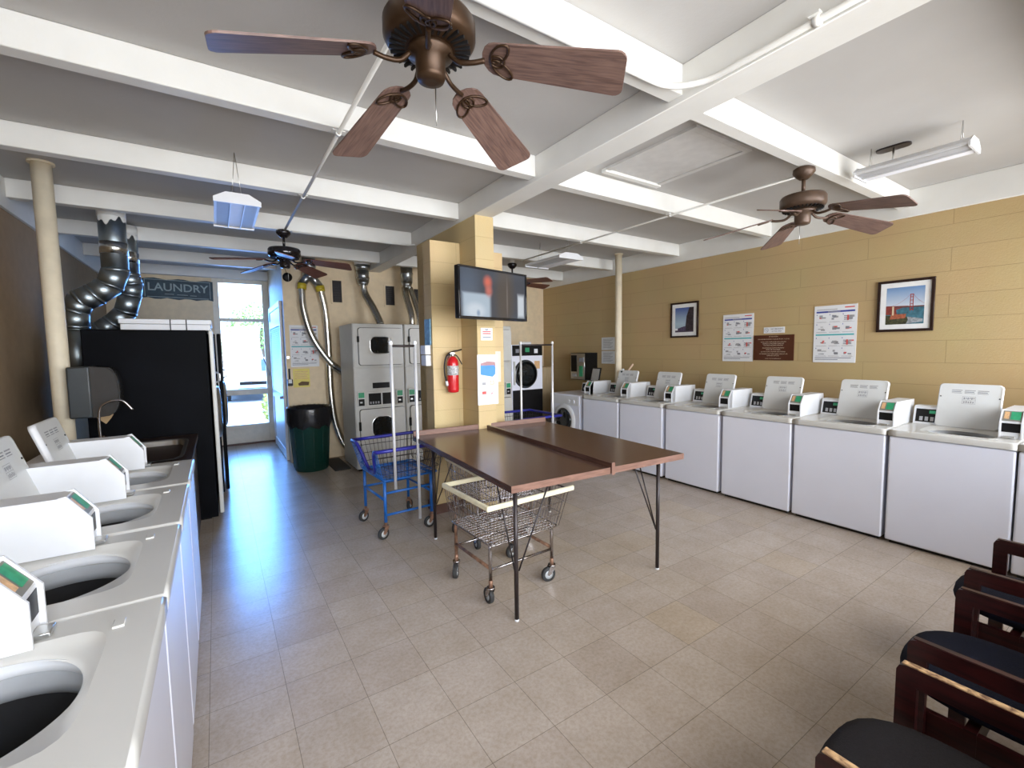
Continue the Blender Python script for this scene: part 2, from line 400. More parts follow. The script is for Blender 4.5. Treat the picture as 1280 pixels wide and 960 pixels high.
struct('trim_%d' % ti, MB().box(XL+0.03, 0.83, YD-0.02, YD, 2.86, ZC, BEAM)); ti += 1
# block pier with two wings
b = MB(); b.box(2.04, 2.235, 3.68, 5.1, 0, 2.83, TANY)
struct('wall_pier', b)
struct('wall_wing_left', MB().box(1.73, 2.04, 4.0, 4.18, 0, 2.635, TANY)); struct('wall_wing_right', MB().box(2.235, 2.53, 4.0, 4.18, 0, 2.59, TANY))
b = MB(); b.box(1.715, 2.03, 3.985, 4.0, 0, 0.09, BASEB); b.box(1.715, 1.73, 4.0, 4.195, 0, 0.09, BASEB); b.box(2.03, 2.245, 3.665, 3.68, 0, 0.09, BASEB); b.box(2.245, 2.545, 3.985, 4.0, 0, 0.09, BASEB)
struct('baseboard_pier', b)
# round posts
for nm, x, y, r, lab in (('support_post', -0.99, 4.7, 0.058, 'cream painted round steel post beside the paper towel dispenser'), ('support_post', 5.16, 4.86, 0.050, 'cream painted round post rising behind the washers on the right')):
    t = thing(nm, lab, 'post', (x, y, 0), 0, 'round support posts')
    MB().cyl((0,0,0.006), (0,0,ZC-0.014), r, POST, 28).build('shaft', t)
    MB().cyl((0,0,ZC-0.014), (0,0,ZC), r*1.3, POST, 20).build('top_plate', t)
    MB().cyl((0,0,0), (0,0,0.006), r*1.05, POST, 20).build('base_plate', t)

# ------------------------------------------------------------------ glazed entrance (door_1)
b = MB()
y0, y1 = YD+0.02, YD+0.09
for x0, x1, z0, z1 in ((0.0, 0.09, 0.02, 2.87), (0.735, 0.83, 0.02, 2.87), (0.09, 0.735, 2.80, 2.87), (0.09, 0.735, 2.145, 2.20), (0.09, 0.735, 0.87, 0.97), (0.09, 0.735, 0.27, 0.345)):
    b.box(x0, x1, y0, y1, z0, z1, DOORW, 0.004, 1)
b.box(0.09, 0.735, y0+0.02, y1-0.02, 0.02, 0.27, DOORW)
b.box(0.12, 0.70, y0-0.012, y0+0.0, 0.30, 0.325, DOORW)
d1 = struct('door_1', b)
for z0, z1 in ((2.2, 2.80), (0.97, 2.145), (0.345, 0.87)): MB().box(0.09, 0.735, YD+0.05, YD+0.056, z0, z1, GLASS).build('pane', d1)
b = MB(); b.tube([(0.70, y0, 1.52), (0.70, y0-0.05, 1.50), (0.78, y0-0.09, 1.24), (0.78, y0-0.02, 1.20)], 0.011, STEEL); b.build('handle', d1)
struct('trim_%d' % ti, MB().box(0.0, 0.83, YD-0.03, YD+0.12, 0.0, 0.022, BASEB)); ti += 1
# louvred door on the recess side wall (door_2)
b = MB(); xx = 0.83
b.box(xx-0.035, xx, 7.34, 7.42, 0, 2.35, LOUV); b.box(xx-0.035, xx, 8.78, 8.86, 0, 2.35, LOUV)
for z0, z1 in ((0.02, 0.14), (0.86, 0.98), (2.0, 2.12), (2.27, 2.35)): b.box(xx-0.035, xx, 7.42, 8.78, z0, z1, LOUV)
b.box(xx-0.02, xx-0.005, 7.42, 8.78, 0.14, 0.86, LOUV); b.box(xx-0.02, xx-0.005, 7.42, 8.78, 2.12, 2.27, LOUV)
k = 0.98
while k < 1.99:
    b.quad([(xx-0.034, 7.42, k), (xx-0.034, 8.78, k), (xx-0.006, 8.78, k+0.034), (xx-0.006, 7.42, k+0.034)], LOUV)
    b.quad([(xx-0.034, 7.42, k-0.004), (xx-0.034, 8.78, k-0.004), (xx-0.034, 8.78, k), (xx-0.034, 7.42, k)], LOUV)
    k += 0.03
d2 = struct('door_2', b)
MB().cyl((xx-0.035, 7.46, 0.93), (xx-0.075, 7.46, 0.93), 0.022, STEEL, 14).build('door_knob', d2)

# ------------------------------------------------------------------ washers
def loop_rect(cx, cy, x0, x1, y0, y1, N):
    out = []
    corners = [math.atan2(yy-cy, xx-cx) for xx, yy in ((x0,y0),(x1,y0),(x1,y1),(x0,y1))]
    for i in range(N):
        a = -PI + 2*PI*i/N
        for c in corners:
            if abs(a-c) < PI/N: a = c
        dx, dy = math.cos(a), math.sin(a)
        t = min([((x1-cx)/dx) if dx > 1e-9 else 1e9, ((x0-cx)/dx) if dx < -1e-9 else 1e9, ((y1-cy)/dy) if dy > 1e-9 else 1e9, ((y0-cy)/dy) if dy < -1e-9 else 1e9])
        out.append((cx+dx*t, cy+dy*t))
    return out
def loop_circ(cx, cy, r, N, sq=1.0):
    return [(cx+r*math.cos(-PI+2*PI*i/N), cy+r*sq*math.sin(-PI+2*PI*i/N)) for i in range(N)]
def loop_rr(cx, cy, hx, hy, N, e=6.0):
    out = []
    for i in range(N):
        a = -PI+2*PI*i/N; c, s = math.cos(a), math.sin(a)
        t = (abs(c/hx)**e + abs(s/hy)**e)**(-1/e); out.append((cx+c*t, cy+s*t))
    return out
def coin_box(t, w, f, back, zb=0.92, prot=True):
    x0, x1 = w/2-0.122, w/2-0.008
    b = MB(); z = zb
    b.prism([(f, z), (f, z+0.118), (f+0.055, z+0.195), (back, z+0.195), (back, z)], x0, x1, WHITEP, 'yz')
    cb = b.build('coin_box', t)
    b = MB()
    for xa, xb in ((x0, x0+0.008), (x1-0.008, x1)): b.prism([(f-0.012, z), (f-0.012, z+0.112), (f+0.050, z+0.201), (f+0.07, z+0.197), (f+0.055, z)], xa, xb, WHITEP, 'yz')
    b.build('side_plate', cb)
    b = MB()
    b.box(x0+0.012, x1-0.012, f-0.0015, f+0.004, z+0.045, z+0.108, BLACK)
    b.build('coin_slot', cb)
    b = MB()
    dy, dz = 0.055, 0.077; L = math.hypot(dy, dz); ny, nz = -dz/L*0.0015, dy/L*0.0015
    def P(x, s): return (x, f+dy*s+ny, z+0.118+dz*s+nz)
    LB = mat('label_grey', (0.20, 0.19, 0.16), 0.4)
    b.quad([P(x0+0.01, 0.06), P(x1-0.01, 0.06), P(x1-0.01, 0.94), P(x0+0.01, 0.94)], LB)
    ny, nz = ny*1.6, nz*1.6
    b.quad([P(x0+0.018, 0.25), P(x0+0.042, 0.25), P(x0+0.042, 0.85), P(x0+0.018, 0.85)], AMBER)
    b.quad([P(x0+0.05, 0.2), P(x1-0.016, 0.2), P(x1-0.016, 0.88), P(x0+0.05, 0.88)], GREEN)
    b.build('price_label', cb)
    b = MB(); b.box(x0+0.03, x1-0.03, f-0.035, f, z+0.006, z+0.018, STEEL, 0.002, 1); b.build('coin_slide', cb)
    return cb
def make_washer(w, label, group, cut=0.25, lidx=0.035):
    d = 0.68; f = -d/2; N = 64
    t = thing('top_load_washer', label, 'washing machine', (0,0,0), 0, group)
    b = MB()
    b.box(-w/2+0.004, w/2-0.004, f+0.008, d/2, 0.025, 0.868, WHITE, 0.012, 3)
    bmesh.ops.delete(b.bm, geom=[fc for fc in b.bm.faces if fc.normal.z > 0.9 and fc.calc_area() > 0.1], context='FACES_ONLY')
    b.box(-w/2+0.03, w/2-0.03, f+0.04, d/2-0.03, 0.0, 0.03, DARKH)
    b.build('cabinet', t)
    # deck with recess and tub opening
    b = MB(); cx, cy = 0.01, f+0.30
    z = 0.92
    L0 = loop_rect(cx, cy, -w/2, w/2, f, d/2, N)
    L0a = loop_rect(cx, cy, -w/2+0.008, w/2-0.008, f+0.008, d/2-0.008, N)
    hx = 0.215
    L1 = loop_rr(cx, cy, hx, 0.20, N); L2 = loop_rr(cx, cy, hx-0.012, 0.19, N)
    L3 = loop_circ(cx, cy-0.01, 0.192, N, 0.92); L4 = loop_circ(cx, cy-0.01, 0.182, N, 0.92)
    rings = [(L0, 0.872), (L0, z-0.008), (L0a, z), (L1, z), (L2, z-0.011), (L3, z-0.012), (L4, z-0.022)]
    vr = [[b.v((p[0], p[1], zz)) for p in L] for L, zz in rings]
    for i in range(len(vr)-1):
        for j in range(N): b.f([vr[i][j], vr[i][(j+1)%N], vr[i+1][(j+1)%N], vr[i+1][j]], DECK, i != 2)
    dk = b.build('deck', t)
    b = MB()
    c = (cx, cy-0.005, 0)
    b.lathe([(0.181, 0.902), (0.186, 0.885), (0.184, 0.872), (0.196, 0.865)], WHITEP, c, 48, caps=False)
    b.lathe([(0.196, 0.865), (0.192, 0.835), (0.192, 0.812), (0.206, 0.81)], TUBG, c, 48, caps=False)
    b.lathe([(0.206, 0.81), (0.206, 0.60)], DRUM, c, 48, caps=False)
    b.lathe([(0.206, 0.60), (0.02, 0.585)], DRUM, c, 48, caps=False)
    b.lathe([(0.05, 0.59), (0.045, 0.70), (0.03, 0.80)], TUBG, c, 20)
    b.build('tub', t)
    b = MB(); b.box(cx+hx-0.03, cx+hx+0.012, f+0.075, f+0.10, z-0.004, z+0.005, DECK, 0.002, 1); b.build('lid_switch', t)
    # open lid leaning back
    y0 = f+0.505; a = math.radians(17)
    M = Matrix.Translation((cx+lidx, y0, z-0.004)) @ Matrix.Rotation(-a, 4, 'X')
    b = MB(M); h = 0.365; hw = 0.184
    o1 = rrect(-hw, hw, 0, h, 0.028, 5)
    b.prism(o1, 0.0, 0.020, WHITEP, 'xz', True)
    o2 = [(p*0.90, 0.014+(q-0.01)*0.945) for p, q in o1]
    A = [b.v((p, -0.0, q)) for p, q in o1]; B = [b.v((p*0.97, -0.010, 0.006+q*0.975)) for p, q in o1]; C = [b.v((p, -0.001, q)) for p, q in o2]
    n = len(o1)
    for i in range(n):
        b.f([A[i], A[(i+1)%n], B[(i+1)%n], B[i]], WHITEP, True)
    D = [b.v((p, -0.010, q)) for p, q in [(p*0.965, 0.008+q*0.965) for p, q in o1]]
    E_ = [b.v((p*0.94, -0.006, 0.012+q*0.94)) for p, q in o1]
    for i in range(n):
        b.f([B[i], B[(i+1)%n], E_[(i+1)%n], E_[i]], OFFW, True)
    b.f(E_, OFFW)
    for v in C + D: b.bm.verts.remove(v)
    ld = b.build('lid', t)
    b = MB(M); yy = -0.0075
    def R_(x0, x1, z0, z1, m): b.quad([(x0, yy, z0), (x1, yy, z0), (x1, yy, z1), (x0, yy, z1)], m)
    for k in range(3):
        xa = -0.105+0.075*k; R_(xa, xa+0.062, h-0.058, h-0.052, INKL); R_(xa, xa+0.055, h-0.070, h-0.065, INK); R_(xa, xa+0.060, h-0.080, h-0.076, INKL)
    for z_ in (h-0.105, h-0.135, h-0.165): R_(-0.038, 0.038, z_, z_+0.0015, INKL)
    for x_ in (-0.038, 0.0365): R_(x_, x_+0.0015, h-0.165, h-0.105, INKL)
    for k in range(6): R_(-0.03+0.011*k, -0.024+0.011*k, h-0.128+0.004*(k%2), h-0.112, INKL if k % 2 else INK)
    for k in range(5): R_(-0.03+0.013*k, -0.023+0.013*k, h-0.158, h-0.144+0.003*(k%2), INKL)
    b.build('lid_instructions', ld)
    for xq in (-hw+0.012, hw-0.020):
        b = MB(M); b.box(xq, xq+0.008, yy-0.002, yy+0.002, h-0.115, h-0.107, BLACK); b.build('lid_notch', ld)
    # rear console
    b = MB(); xs0, xs1 = -w/2+0.006, w/2-0.13; yb = d/2
    b.prism([(yb-0.145, z), (yb-0.115, z+0.135), (yb-0.095, z+0.15), (yb-0.01, z+0.15), (yb-0.01, z)], xs0, xs1, WHITEP, 'yz')
    cs = b.build('console', t)
    b = MB()
    def P(x, s, o=0.0015): return (x, yb-0.145+0.03*s-o, z+0.135*s)
    b.quad([P(xs0+0.015, .12), P(xs1-0.01, .12), P(xs1-0.01, .92), P(xs0+0.015, .92)], BLACK)
    for k in range(3):
        xa = xs0+0.04+0.035*k; b.quad([P(xa, .2, .003), P(xa+0.022, .2, .003), P(xa+0.022, .45, .003), P(xa, .45, .003)], INKL)
    b.quad([P(xs0+0.10, .66, .003), P(xs0+0.15, .66, .003), P(xs0+0.15, .84, .003), P(xs0+0.10, .84, .003)], GREEN)
    b.build('control_panel', cs)
    coin_box(t, w, f+cut, d/2-0.02)
    return t
WD = 0.68
lefts = [(1.247, 'white top loading washer in the left row, lid out of view, nearest of the row'), (1.892, 'second white top loading washer along the left row, big round tub open'),
         (2.554, 'third white top loading washer along the left row, lid tipped back'), (3.22, 'white top loading washer at the far end of the left row, next to the sink')]
xc = -0.155 - WD/2
proto = make_washer(0.64, lefts[0][1], 'top loading washers in the left row', 0.25)
proto.location = (xc, lefts[0][0], 0); proto.rotation_euler = (0, 0, PI/2)
for y, lab in lefts[1:]: dup(proto, (xc, y, 0), PI/2, lab)
rights = [(4.53, 'white top loading washer right after the front loader, in front of the round post'), (3.815, 'white washer with open lid standing below the smaller framed photo'),
          (3.085, 'white washer with open lid standing under the left instruction poster'), (2.365, 'white washer with open lid standing under the brown notice board'),
          (1.66, 'white washer with open lid standing under the framed bridge photo'), (0.955, 'white washer with open lid, widest in view on the right wall'),
          (0.262, 'white washer cut off by the right edge of the photo, behind the chairs')]
xc = 4.43 + WD/2
proto = make_washer(0.69, rights[0][1], 'top loading washers along the right wall', 0.20, -0.02)
proto.location = (xc, rights[0][0], 0); proto.rotation_euler = (0, 0, -PI/2)
for y, lab in rights[1:]: dup(proto, (xc, y, 0), -PI/2, lab)
# front loader
t = thing('front_load_washer', 'white front loading washer with dark round door, far end of the right row', 'washing machine', (4.45+0.34, 5.30, 0), -PI/2)
w, f = 0.69, -0.34
b = MB(); b.box(-w/2, w/2, f, 0.34, 0.02, 0.90, WHITE, 0.014, 3); b.box(-w/2+0.03, w/2-0.03, f+0.03, 0.3, 0, 0.03, DARKH); b.build('cabinet', t)
b = MB(); b.lathe([(0.255, 0.002), (0.25, -0.012), (0.20, -0.03), (0.185, -0.026)], WHITEP, (0.0, f, 0.50), 40, 'y', caps=False)
dr = b.build('door', t)
MB().lathe([(0.19, -0.026), (0.15, -0.040), (0.05, -0.046)], DGLASS, (0.0, f, 0.50), 36, 'y').build('door_glass', dr)
b = MB(); b.prism([(-0.32, 0.74), (0.32, 0.74), (0.32, 0.88), (-0.32, 0.88)], f-0.006, f, WHITEP); pn = b.build('control_fascia', t)
b = MB(); b.box(-0.31, -0.275, f-0.009, f-0.006, 0.83, 0.86, BLACK); b.build('badge', pn)
for x in (0.12, 0.23): MB().cyl((x, f-0.006, 0.80), (x, f-0.03, 0.80), 0.026, WHITEP, 18).build('dial', pn)
b = MB(); b.prism([(0.05, 0.9), (0.08, 1.05), (0.32, 1.05), (0.32, 0.9)], -0.05, w/2-0.13, WHITEP, 'yz'); cs = b.build('console', t)
b = MB(); b.quad([(-0.035, 0.0505, 0.92), (w/2-0.145, 0.0505, 0.92), (w/2-0.145, 0.074, 1.035), (-0.035, 0.074, 1.035)], BLACK)
for k in range(4): b.quad([(-0.01+k*0.045, 0.053, 0.945), (0.02+k*0.045, 0.053, 0.945), (0.02+k*0.045, 0.060, 0.975), (-0.01+k*0.045, 0.060, 0.975)], INKL)
b.build('control_panel', cs)
coin_box(t, w, -0.12, 0.32, 0.90)

# ------------------------------------------------------------------ sink cabinet left
t = thing('sink_cabinet', 'dark sink counter between the left washers and the black dryer', 'sink', (-0.62, 4.28, 0))
b = MB(); b.box(-0.29, 0.42, -0.69, 0.70, 0.06, 0.83, COUNTER, 0.004, 1); b.box(-0.26, 0.36, -0.65, 0.65, 0, 0.06, DARKH); b.build('cabinet', t)
b = MB(); cx, cy = 0.10, 0.02
N = 48; L0 = loop_rect(cx, cy, -0.30, 0.44, -0.70, 0.71, N); L1 = loop_rr(cx+0.05, cy, 0.22, 0.46, N, 8)
vr = [[b.v((p[0], p[1], z)) for p in L] for L, z in ((L0, 0.835), (L0, 0.87), (L1, 0.87))]
for i in range(2):
    for j in range(N): b.f([vr[i][j], vr[i][(j+1)%N], vr[i+1][(j+1)%N], vr[i+1][j]], COUNTER)
b.box(-0.30, 0.44, -0.715, -0.70, 0.83, 0.885, TEDGE)
b.build('counter_top', t)
b = MB()
cx += 0.05
L = [(loop_rr(cx, cy, 0.24, 0.48, N, 8), 0.875), (loop_rr(cx, cy, 0.218, 0.455, N, 8), 0.879), (loop_rr(cx, cy, 0.21, 0.445, N, 8), 0.865), (loop_rr(cx, cy, 0.20, 0.43, N, 8), 0.70), (loop_rr(cx, cy, 0.04, 0.04, N, 2), 0.69)]
vr = [[b.v((p[0], p[1], z)) for p in l_] for l_, z in L]
for i in range(4):
    for j in range(N): b.f([vr[i][j], vr[i][(j+1)%N], vr[i+1][(j+1)%N], vr[i+1][j]], STEEL, True)
b.build('basin', t)
b = MB(); b.tube(smooth([(-0.11, 0.05, 0.87), (-0.11, 0.05, 1.17), (-0.07, 0.05, 1.25), (0.02, 0.05, 1.265), (0.08, 0.05, 1.19)], 8), 0.008, CHROME, 10)
b.cyl((-0.11, 0.05, 0.87), (-0.11, 0.05, 0.90), 0.022, CHROME, 16); fa = b.build('faucet', t)
for y in (-0.07, 0.17):
    b = MB(); b.cyl((-0.12, y, 0.87), (-0.12, y, 0.93), 0.016, CHROME, 14); b.tube([(-0.12, y, 0.93), (-0.115, y, 1.0)], 0.008, CHROME); b.build('tap', fa)
# paper towel dispenser on the left post
t = thing('paper_towel_dispenser', 'smoked plastic paper towel dispenser with a brown towel hanging out, on the left post', 'dispenser', (-0.93, 4.70, 1.13))
b = MB(); b.box(0, 0.13, -0.16, 0.16, 0, 0.385, DISPB, 0.012, 3); b.build('housing', t)
b = MB(); pr = [(0.125, 0.0)]
for i in range(13):
    a = -PI/2 + PI*i/12
    pr.append((0.165+0.115*max(0, math.cos(a))**0.5, 0.19+0.19*math.sin(a)))
pr.append((0.125, 0.385)); b.prism([(x, z) for x, z in pr], -0.15, 0.15, SMOKE, 'xz', True); b.build('cover', t)
b = MB(); b.prism([(0.10, 0.0), (0.22, 0.0), (0.20, -0.035), (0.17, -0.075), (0.14, -0.045)], 0.03, 0.034, KRAFT, 'xz'); b.build('paper_towel', t)

# ------------------------------------------------------------------ big dryers on the left
t = thing('commercial_dryer', 'tall black sided dryer with white front edge beyond the sink, white boxes on top', 'dryer', (-0.52, 5.55, 0), PI/2, 'tall black dryers on the left')
# local: front -Y -> world +X, local x -> world y
b = MB(); b.box(-0.42, 0.42, -0.455, 0.42, 0.02, 1.82, MATTE, 0.008, 2); b.box(-0.38, 0.38, -0.40, 0.44, 0, 0.03, DARKH); b.build('cabinet', t)
b = MB(); b.box(-0.42, 0.42, -0.505, -0.470, 0.05, 1.82, GREYM2, 0.008, 2); fp = b.build('front_panel', t)
b = MB(); b.lathe([(0.27, 0.0), (0.26, -0.02), (0.22, -0.03)], STEEL, (0, -0.505, 1.0), 36, 'y', caps=False); b.lathe([(0.225, -0.028), (0.12, -0.035), (0.03, -0.035)], DGLASS, (0, -0.505, 1.0), 32, 'y'); b.build('door', t)
b = MB(); b.box(-0.36, 0.36, -0.508, -0.505, 1.55, 1.76, BLACK); b.build('control_panel', t)
b = MB(); b.tube([(-0.33, -0.505, 1.42), (-0.33, -0.54, 1.40), (-0.33, -0.54, 1.34), (-0.33, -0.505, 1.32)], 0.008, STEEL); b.build('handle', t)
d2_ = dup(t, (-0.455, 6.42, 0), PI/2, 'second tall black dryer, farther back next to the entrance recess')
for c in d2_.children:
    if c.name.startswith('front_panel'): c.data = c.data.copy(); c.data.materials[0] = MATTE
t = thing('ceiling_panel_box', 'long white seamed metal box lying on the near black dryer', 'box', (-0.36, 5.55, 1.82))
b = MB(); b.box(-0.33, 0.33, -0.35, 0.34, 0.0, 0.055, WHITEP, 0.004, 1); t1 = b.build('lower_tray', t)
b = MB(); b.box(-0.34, 0.34, -0.36, 0.35, 0.056, 0.10, WHITEP, 0.004, 1); b.build('upper_tray', t)
b = MB()
for x in (0.02, 0.14): b.box(x, x+0.008, -0.364, -0.36, 0.0, 0.10, DARKH)
b.build('strap', t)
t['label'] = 'long white seamed metal box lying on top of the near black dryer'; t.name = 'metal_box'
# large ducts
def rigid_duct(lab, pts, r, loc):
    t = thing('exhaust_duct', lab, 'duct', loc, 0, 'dark exhaust ducts above the black dryers')
    P = [Vector(p) for p in pts]
    for i in range(len(P)-1):
        d = (P[i+1]-P[i]); L = d.length; d.normalize()
        b = MB(); ov = 0.02
        b.cyl(P[i]-d*ov*(i > 0), P[i+1]+d*ov, r*(1.0 if i % 2 else 0.985), DUCTD, 32)
        b.cyl(P[i+1]-d*0.012, P[i+1]+d*0.012, r*1.035, DUCTD, 32)
        if L > 0.2 and i > 0: b.cyl(P[i]+d*0.02, P[i]+d*0.03, r*1.03, DUCTD, 32)
        b.build('duct_section', t)
    b = MB(); b.cyl(P[0]-Vector((0,0,0.10)), P[0], r*1.03, BEAM, 32)
    ra = [b.v(P[0]+Vector((math.cos(2*PI*k/48)*r*1.03, math.sin(2*PI*k/48)*r*1.03, -0.10))) for k in range(48)]
    rb = [b.v(P[0]+Vector((math.cos(2*PI*k/48)*r*1.025, math.sin(2*PI*k/48)*r*1.025, -0.12-0.045*(1+math.sin(k*0.42)+0.7*math.sin(k*1.31+1))*0.6))) for k in range(48)]
    for k in range(48): b.f([ra[k], ra[(k+1) % 48], rb[(k+1) % 48], rb[k]], BEAM, True)
    b.build('painted_collar', t)
    b = MB(); m = (P[0]*0.25+P[1]*0.75); b.cyl(m, m+Vector((0,0,0.11)), r*1.02, FOIL, 32); b.build('foil_tape', t)
    return t
rigid_duct('thick dark galvanised duct bending in an S toward the left wall', [(0,0,0.62), (0,0,0.03), (-0.05,0,-0.11), (-0.16,0,-0.20), (-0.26,0,-0.26), (-0.305,0,-0.36), (-0.315,0,-0.50), (-0.315,0,-1.0)], 0.103, (-0.745, 5.62, 2.36))
rigid_duct('dark galvanised duct partly hidden behind the thick one, bending behind the dryer', [(0,0,0.62), (0,0,0.10), (0.02,0,0.0), (0.0,0,-0.12), (-0.05,0,-0.30), (-0.16,0.0,-0.42), (-0.26,0,-0.50), (-0.28,0,-0.9)], 0.10, (-0.745, 6.40, 2.36))

# ------------------------------------------------------------------ far wall: sign
t = thing('laundry_sign', 'dark blue chalkboard banner reading LAUNDRY on the far wall left of the entrance', 'sign', (-0.45, YD-0.02, 2.64))
M = Matrix.Rotation(0.012, 4, 'Y')
b = MB(M); W, H = 0.465, 0.155
top = [(W*(1-2*i/12), H+0.012*math.sin(i*1.4)) for i in range(13)]; bot = [(-W*(1-2*i/12), -H+0.012*math.sin(i*1.9)) for i in range(13)]
b.prism(top+bot, 0.0, 0.018, SLATE); b.build('board', t)
b = MB(M)
TX = Matrix.Translation((0, -0.003, 0.02)) @ Matrix.Rotation(PI/2, 4, 'X')
b.text('LAUNDRY', 0.172, TX, CHALK, 0.001, 0.002)
for x0, x1, z0 in ((-0.18, -0.06, -0.085), (-0.02, 0.12, -0.09), (0.15, 0.24, -0.095), (-0.43, 0.43, 0.135), (-0.40, 0.40, -0.135)): b.box(x0, x1, -0.004, -0.002, z0, z0+0.008, CHALK)
for x in (-0.43, 0.42): b.box(x, x+0.008, -0.004, -0.002, -0.13, 0.135, CHALK)
b.build('lettering', t)
# ------------------------------------------------------------------ fans
def make_fan(lab, loc, phase, ztop, housing, blade, flare=0.155, tilt=14, drop=0.10):
    # loc z = height of the blade tips; the blades droop by drop toward them
    loc = (loc[0], loc[1], loc[2]+drop)
    t = thing('ceiling_fan', lab, 'ceiling fan', loc, 0, 'brown bladed ceiling fans')
    h = ztop - loc[2]
    b = MB(); b.lathe([(0.052, h), (0.068, h-0.01), (0.070, h-0.035), (0.050, h-0.060), (0.028, h-0.080)], housing, (0,0,0), 28); b.build('canopy', t)
    MB().cyl((0,0,0.12), (0,0,h-0.06), 0.013, housing, 14).build('downrod', t)
    b = MB(); b.lathe([(0.03, 0.118), (0.05, 0.112), (flare*0.93, 0.104), (flare, 0.088), (flare, 0.042), (flare*0.95, 0.028), (flare*0.86, 0.018), (flare*0.60, 0.010), (0.075, 0.008)], housing, (0,0,0), 40)
    mh = b.build('motor_housing', t)
    b = MB()
    for k in range(30):
        a = 2*PI*k/30; M = Matrix.Rotation(a, 4, 'Z'); b.M = M @ Matrix.Translation((0,0,0.012)); b.box(0.085, flare*0.88, -0.0035, 0.0035, -0.006, 0.004, BLACK)
    b.build('vent_slots', mh)
    b = MB(); b.lathe([(0.075, 0.01), (0.078, -0.01), (0.051, -0.018), (0.050, -0.078), (0.044, -0.092), (0.02, -0.096)], housing, (0,0,0), 28); b.build('switch_housing', t)
    MB().cyl((0.03,0.03,-0.22), (0.03,0.03,-0.09), 0.0018, STEEL, 6).build('pull_chain', t)
    for k in range(5):
        a = phase + 2*PI*k/5
        M = Matrix.Rotation(a, 4, 'Z') @ Matrix.Rotation(math.asin(drop/0.66), 4, 'Y') @ Matrix.Rotation(math.radians(-tilt), 4, 'X')
        b = MB()
        o = []
        for i in range(9): q = PI/2+PI*i/8; o.append((0.235+0.050*math.cos(q), 0.062*math.sin(q)))
        r0 = 0.03
        for i in range(5): q = -PI/2+PI/2*i/4; o.append((0.66-r0+r0*math.cos(q), -0.084+r0+r0*math.sin(q)))
        for i in range(5): q = PI/2*i/4; o.append((0.66-r0+r0*math.cos(q), 0.084-r0+r0*math.sin(q)))
        b.prism(o, 0.0, 0.007, blade, 'xy'); bo = b.build('blade', t); bo.matrix_local = M
        b = MB()
        b.tube(smooth([(0.072, 0, 0.0), (0.11, 0, -0.022), (0.155, 0, -0.018), (0.195, 0, -0.004)], 6), 0.0085, housing, 8)
        def ring(cx, cy, rx, ry, ang):
            pts = []
            for i in range(18):
                q = 2*PI*i/18; x, y = rx*math.cos(q), ry*math.sin(q)
                pts.append((cx+x*math.cos(ang)-y*math.sin(ang), cy+x*math.sin(ang)+y*math.cos(ang), -0.004))
            b.tube(pts, 0.0045, housing, 6, closed=True)
        ring(0.238, 0, 0.024, 0.022, 0); ring(0.250, 0.030, 0.044, 0.022, 0.85); ring(0.250, -0.030, 0.044, 0.022, -0.85)
        b.build('blade_bracket', bo)
    return t
make_fan('large bronze ceiling fan overhead near the top of the photo, wood grain blades', (0.665, 1.487, 2.464), 0.510, 2.86, BRONZE, BLADE, 0.155, 14, 0.145)
make_fan('small looking ceiling fan with glossy black motor hanging before the entrance', (0.649, 5.24, 2.486), 0.821, 2.86, mat('gloss_black_metal', (0.012,0.01,0.012), 0.15), BLADEF, 0.155, 14, 0.08)
make_fan('brown ceiling fan hanging right of the hatch near the right wall', (3.55, 1.591, 2.430), 0.778, 2.85, BRONZEB, BLADE, 0.145, 14, 0.12)
make_fan('ceiling fan half hidden behind the television', (3.71, 5.59, 2.555), 0.024, 2.86, MATS['gloss_black_metal'], BLADEF, 0.125, 14, 0.02)
for _o in COL.objects:
    if _o.get('label') == 'ceiling fan half hidden behind the television': MB().cyl((0,0,2.85-2.575), (0,0,ZC-2.575), 0.035, BEAM, 16).build('mounting_stem', _o)

# ------------------------------------------------------------------ conduits on the ceiling
def pipe(name, lab, pts, r=0.011, clips=(), cm=None):
    t = thing(name, lab, 'conduit', pts[0], 0, 'painted conduits on the ceiling')
    o = Vector(pts[0]); P = [Vector(p)-o for p in pts]
    MB().tube(P, r, cm or BEAM, 10).build('pipe', t)
    for c in clips:
        c = Vector(c)-o; b = MB(); b.box(c.x-0.035, c.x+0.035, c.y-0.02, c.y+0.02, c.z+r-0.004, c.z+r+0.006, BEAM); b.cyl((c.x, c.y-0.012, c.z), (c.x, c.y+0.012, c.z), r*1.5, BEAM, 10); b.build('clip', t)
pipe('conduit', 'white painted conduit running under the beams from the large fan to the entrance fan', [(0.655, 1.56, 2.848), (0.655, 5.17, 2.848)], 0.011, [(0.655, y+0.04, 2.848) for y in (2.73, 3.98)])
pipe('conduit', 'thin painted conduit leaving the entrance fan toward the main beam', [(0.73, 5.215, 2.85), (1.75, 5.215, 2.85), (1.98, 5.2, 2.85), (2.015, 5.1, 2.84)], 0.009)
pipe('conduit', 'thin painted conduit crossing the joists between the two right hand fans', [(3.64, 1.62, 2.835), (3.66, 5.26, 2.838)], 0.009, [(3.645, 2.79, 2.836), (3.655, 4.03, 2.837)])
pipe('conduit', 'white conduit bending along the main beam at the top of the photo', [(0.76, 1.47, 2.845), (1.80, 1.47, 2.845)] + [(1.80+0.205*math.sin(a), 1.265+0.205*math.cos(a), 2.845) for a in [PI/2*i/8 for i in range(1, 9)]] + [(2.005, -0.7, 2.845)], 0.014, [(2.005, 0.87, 2.845)])

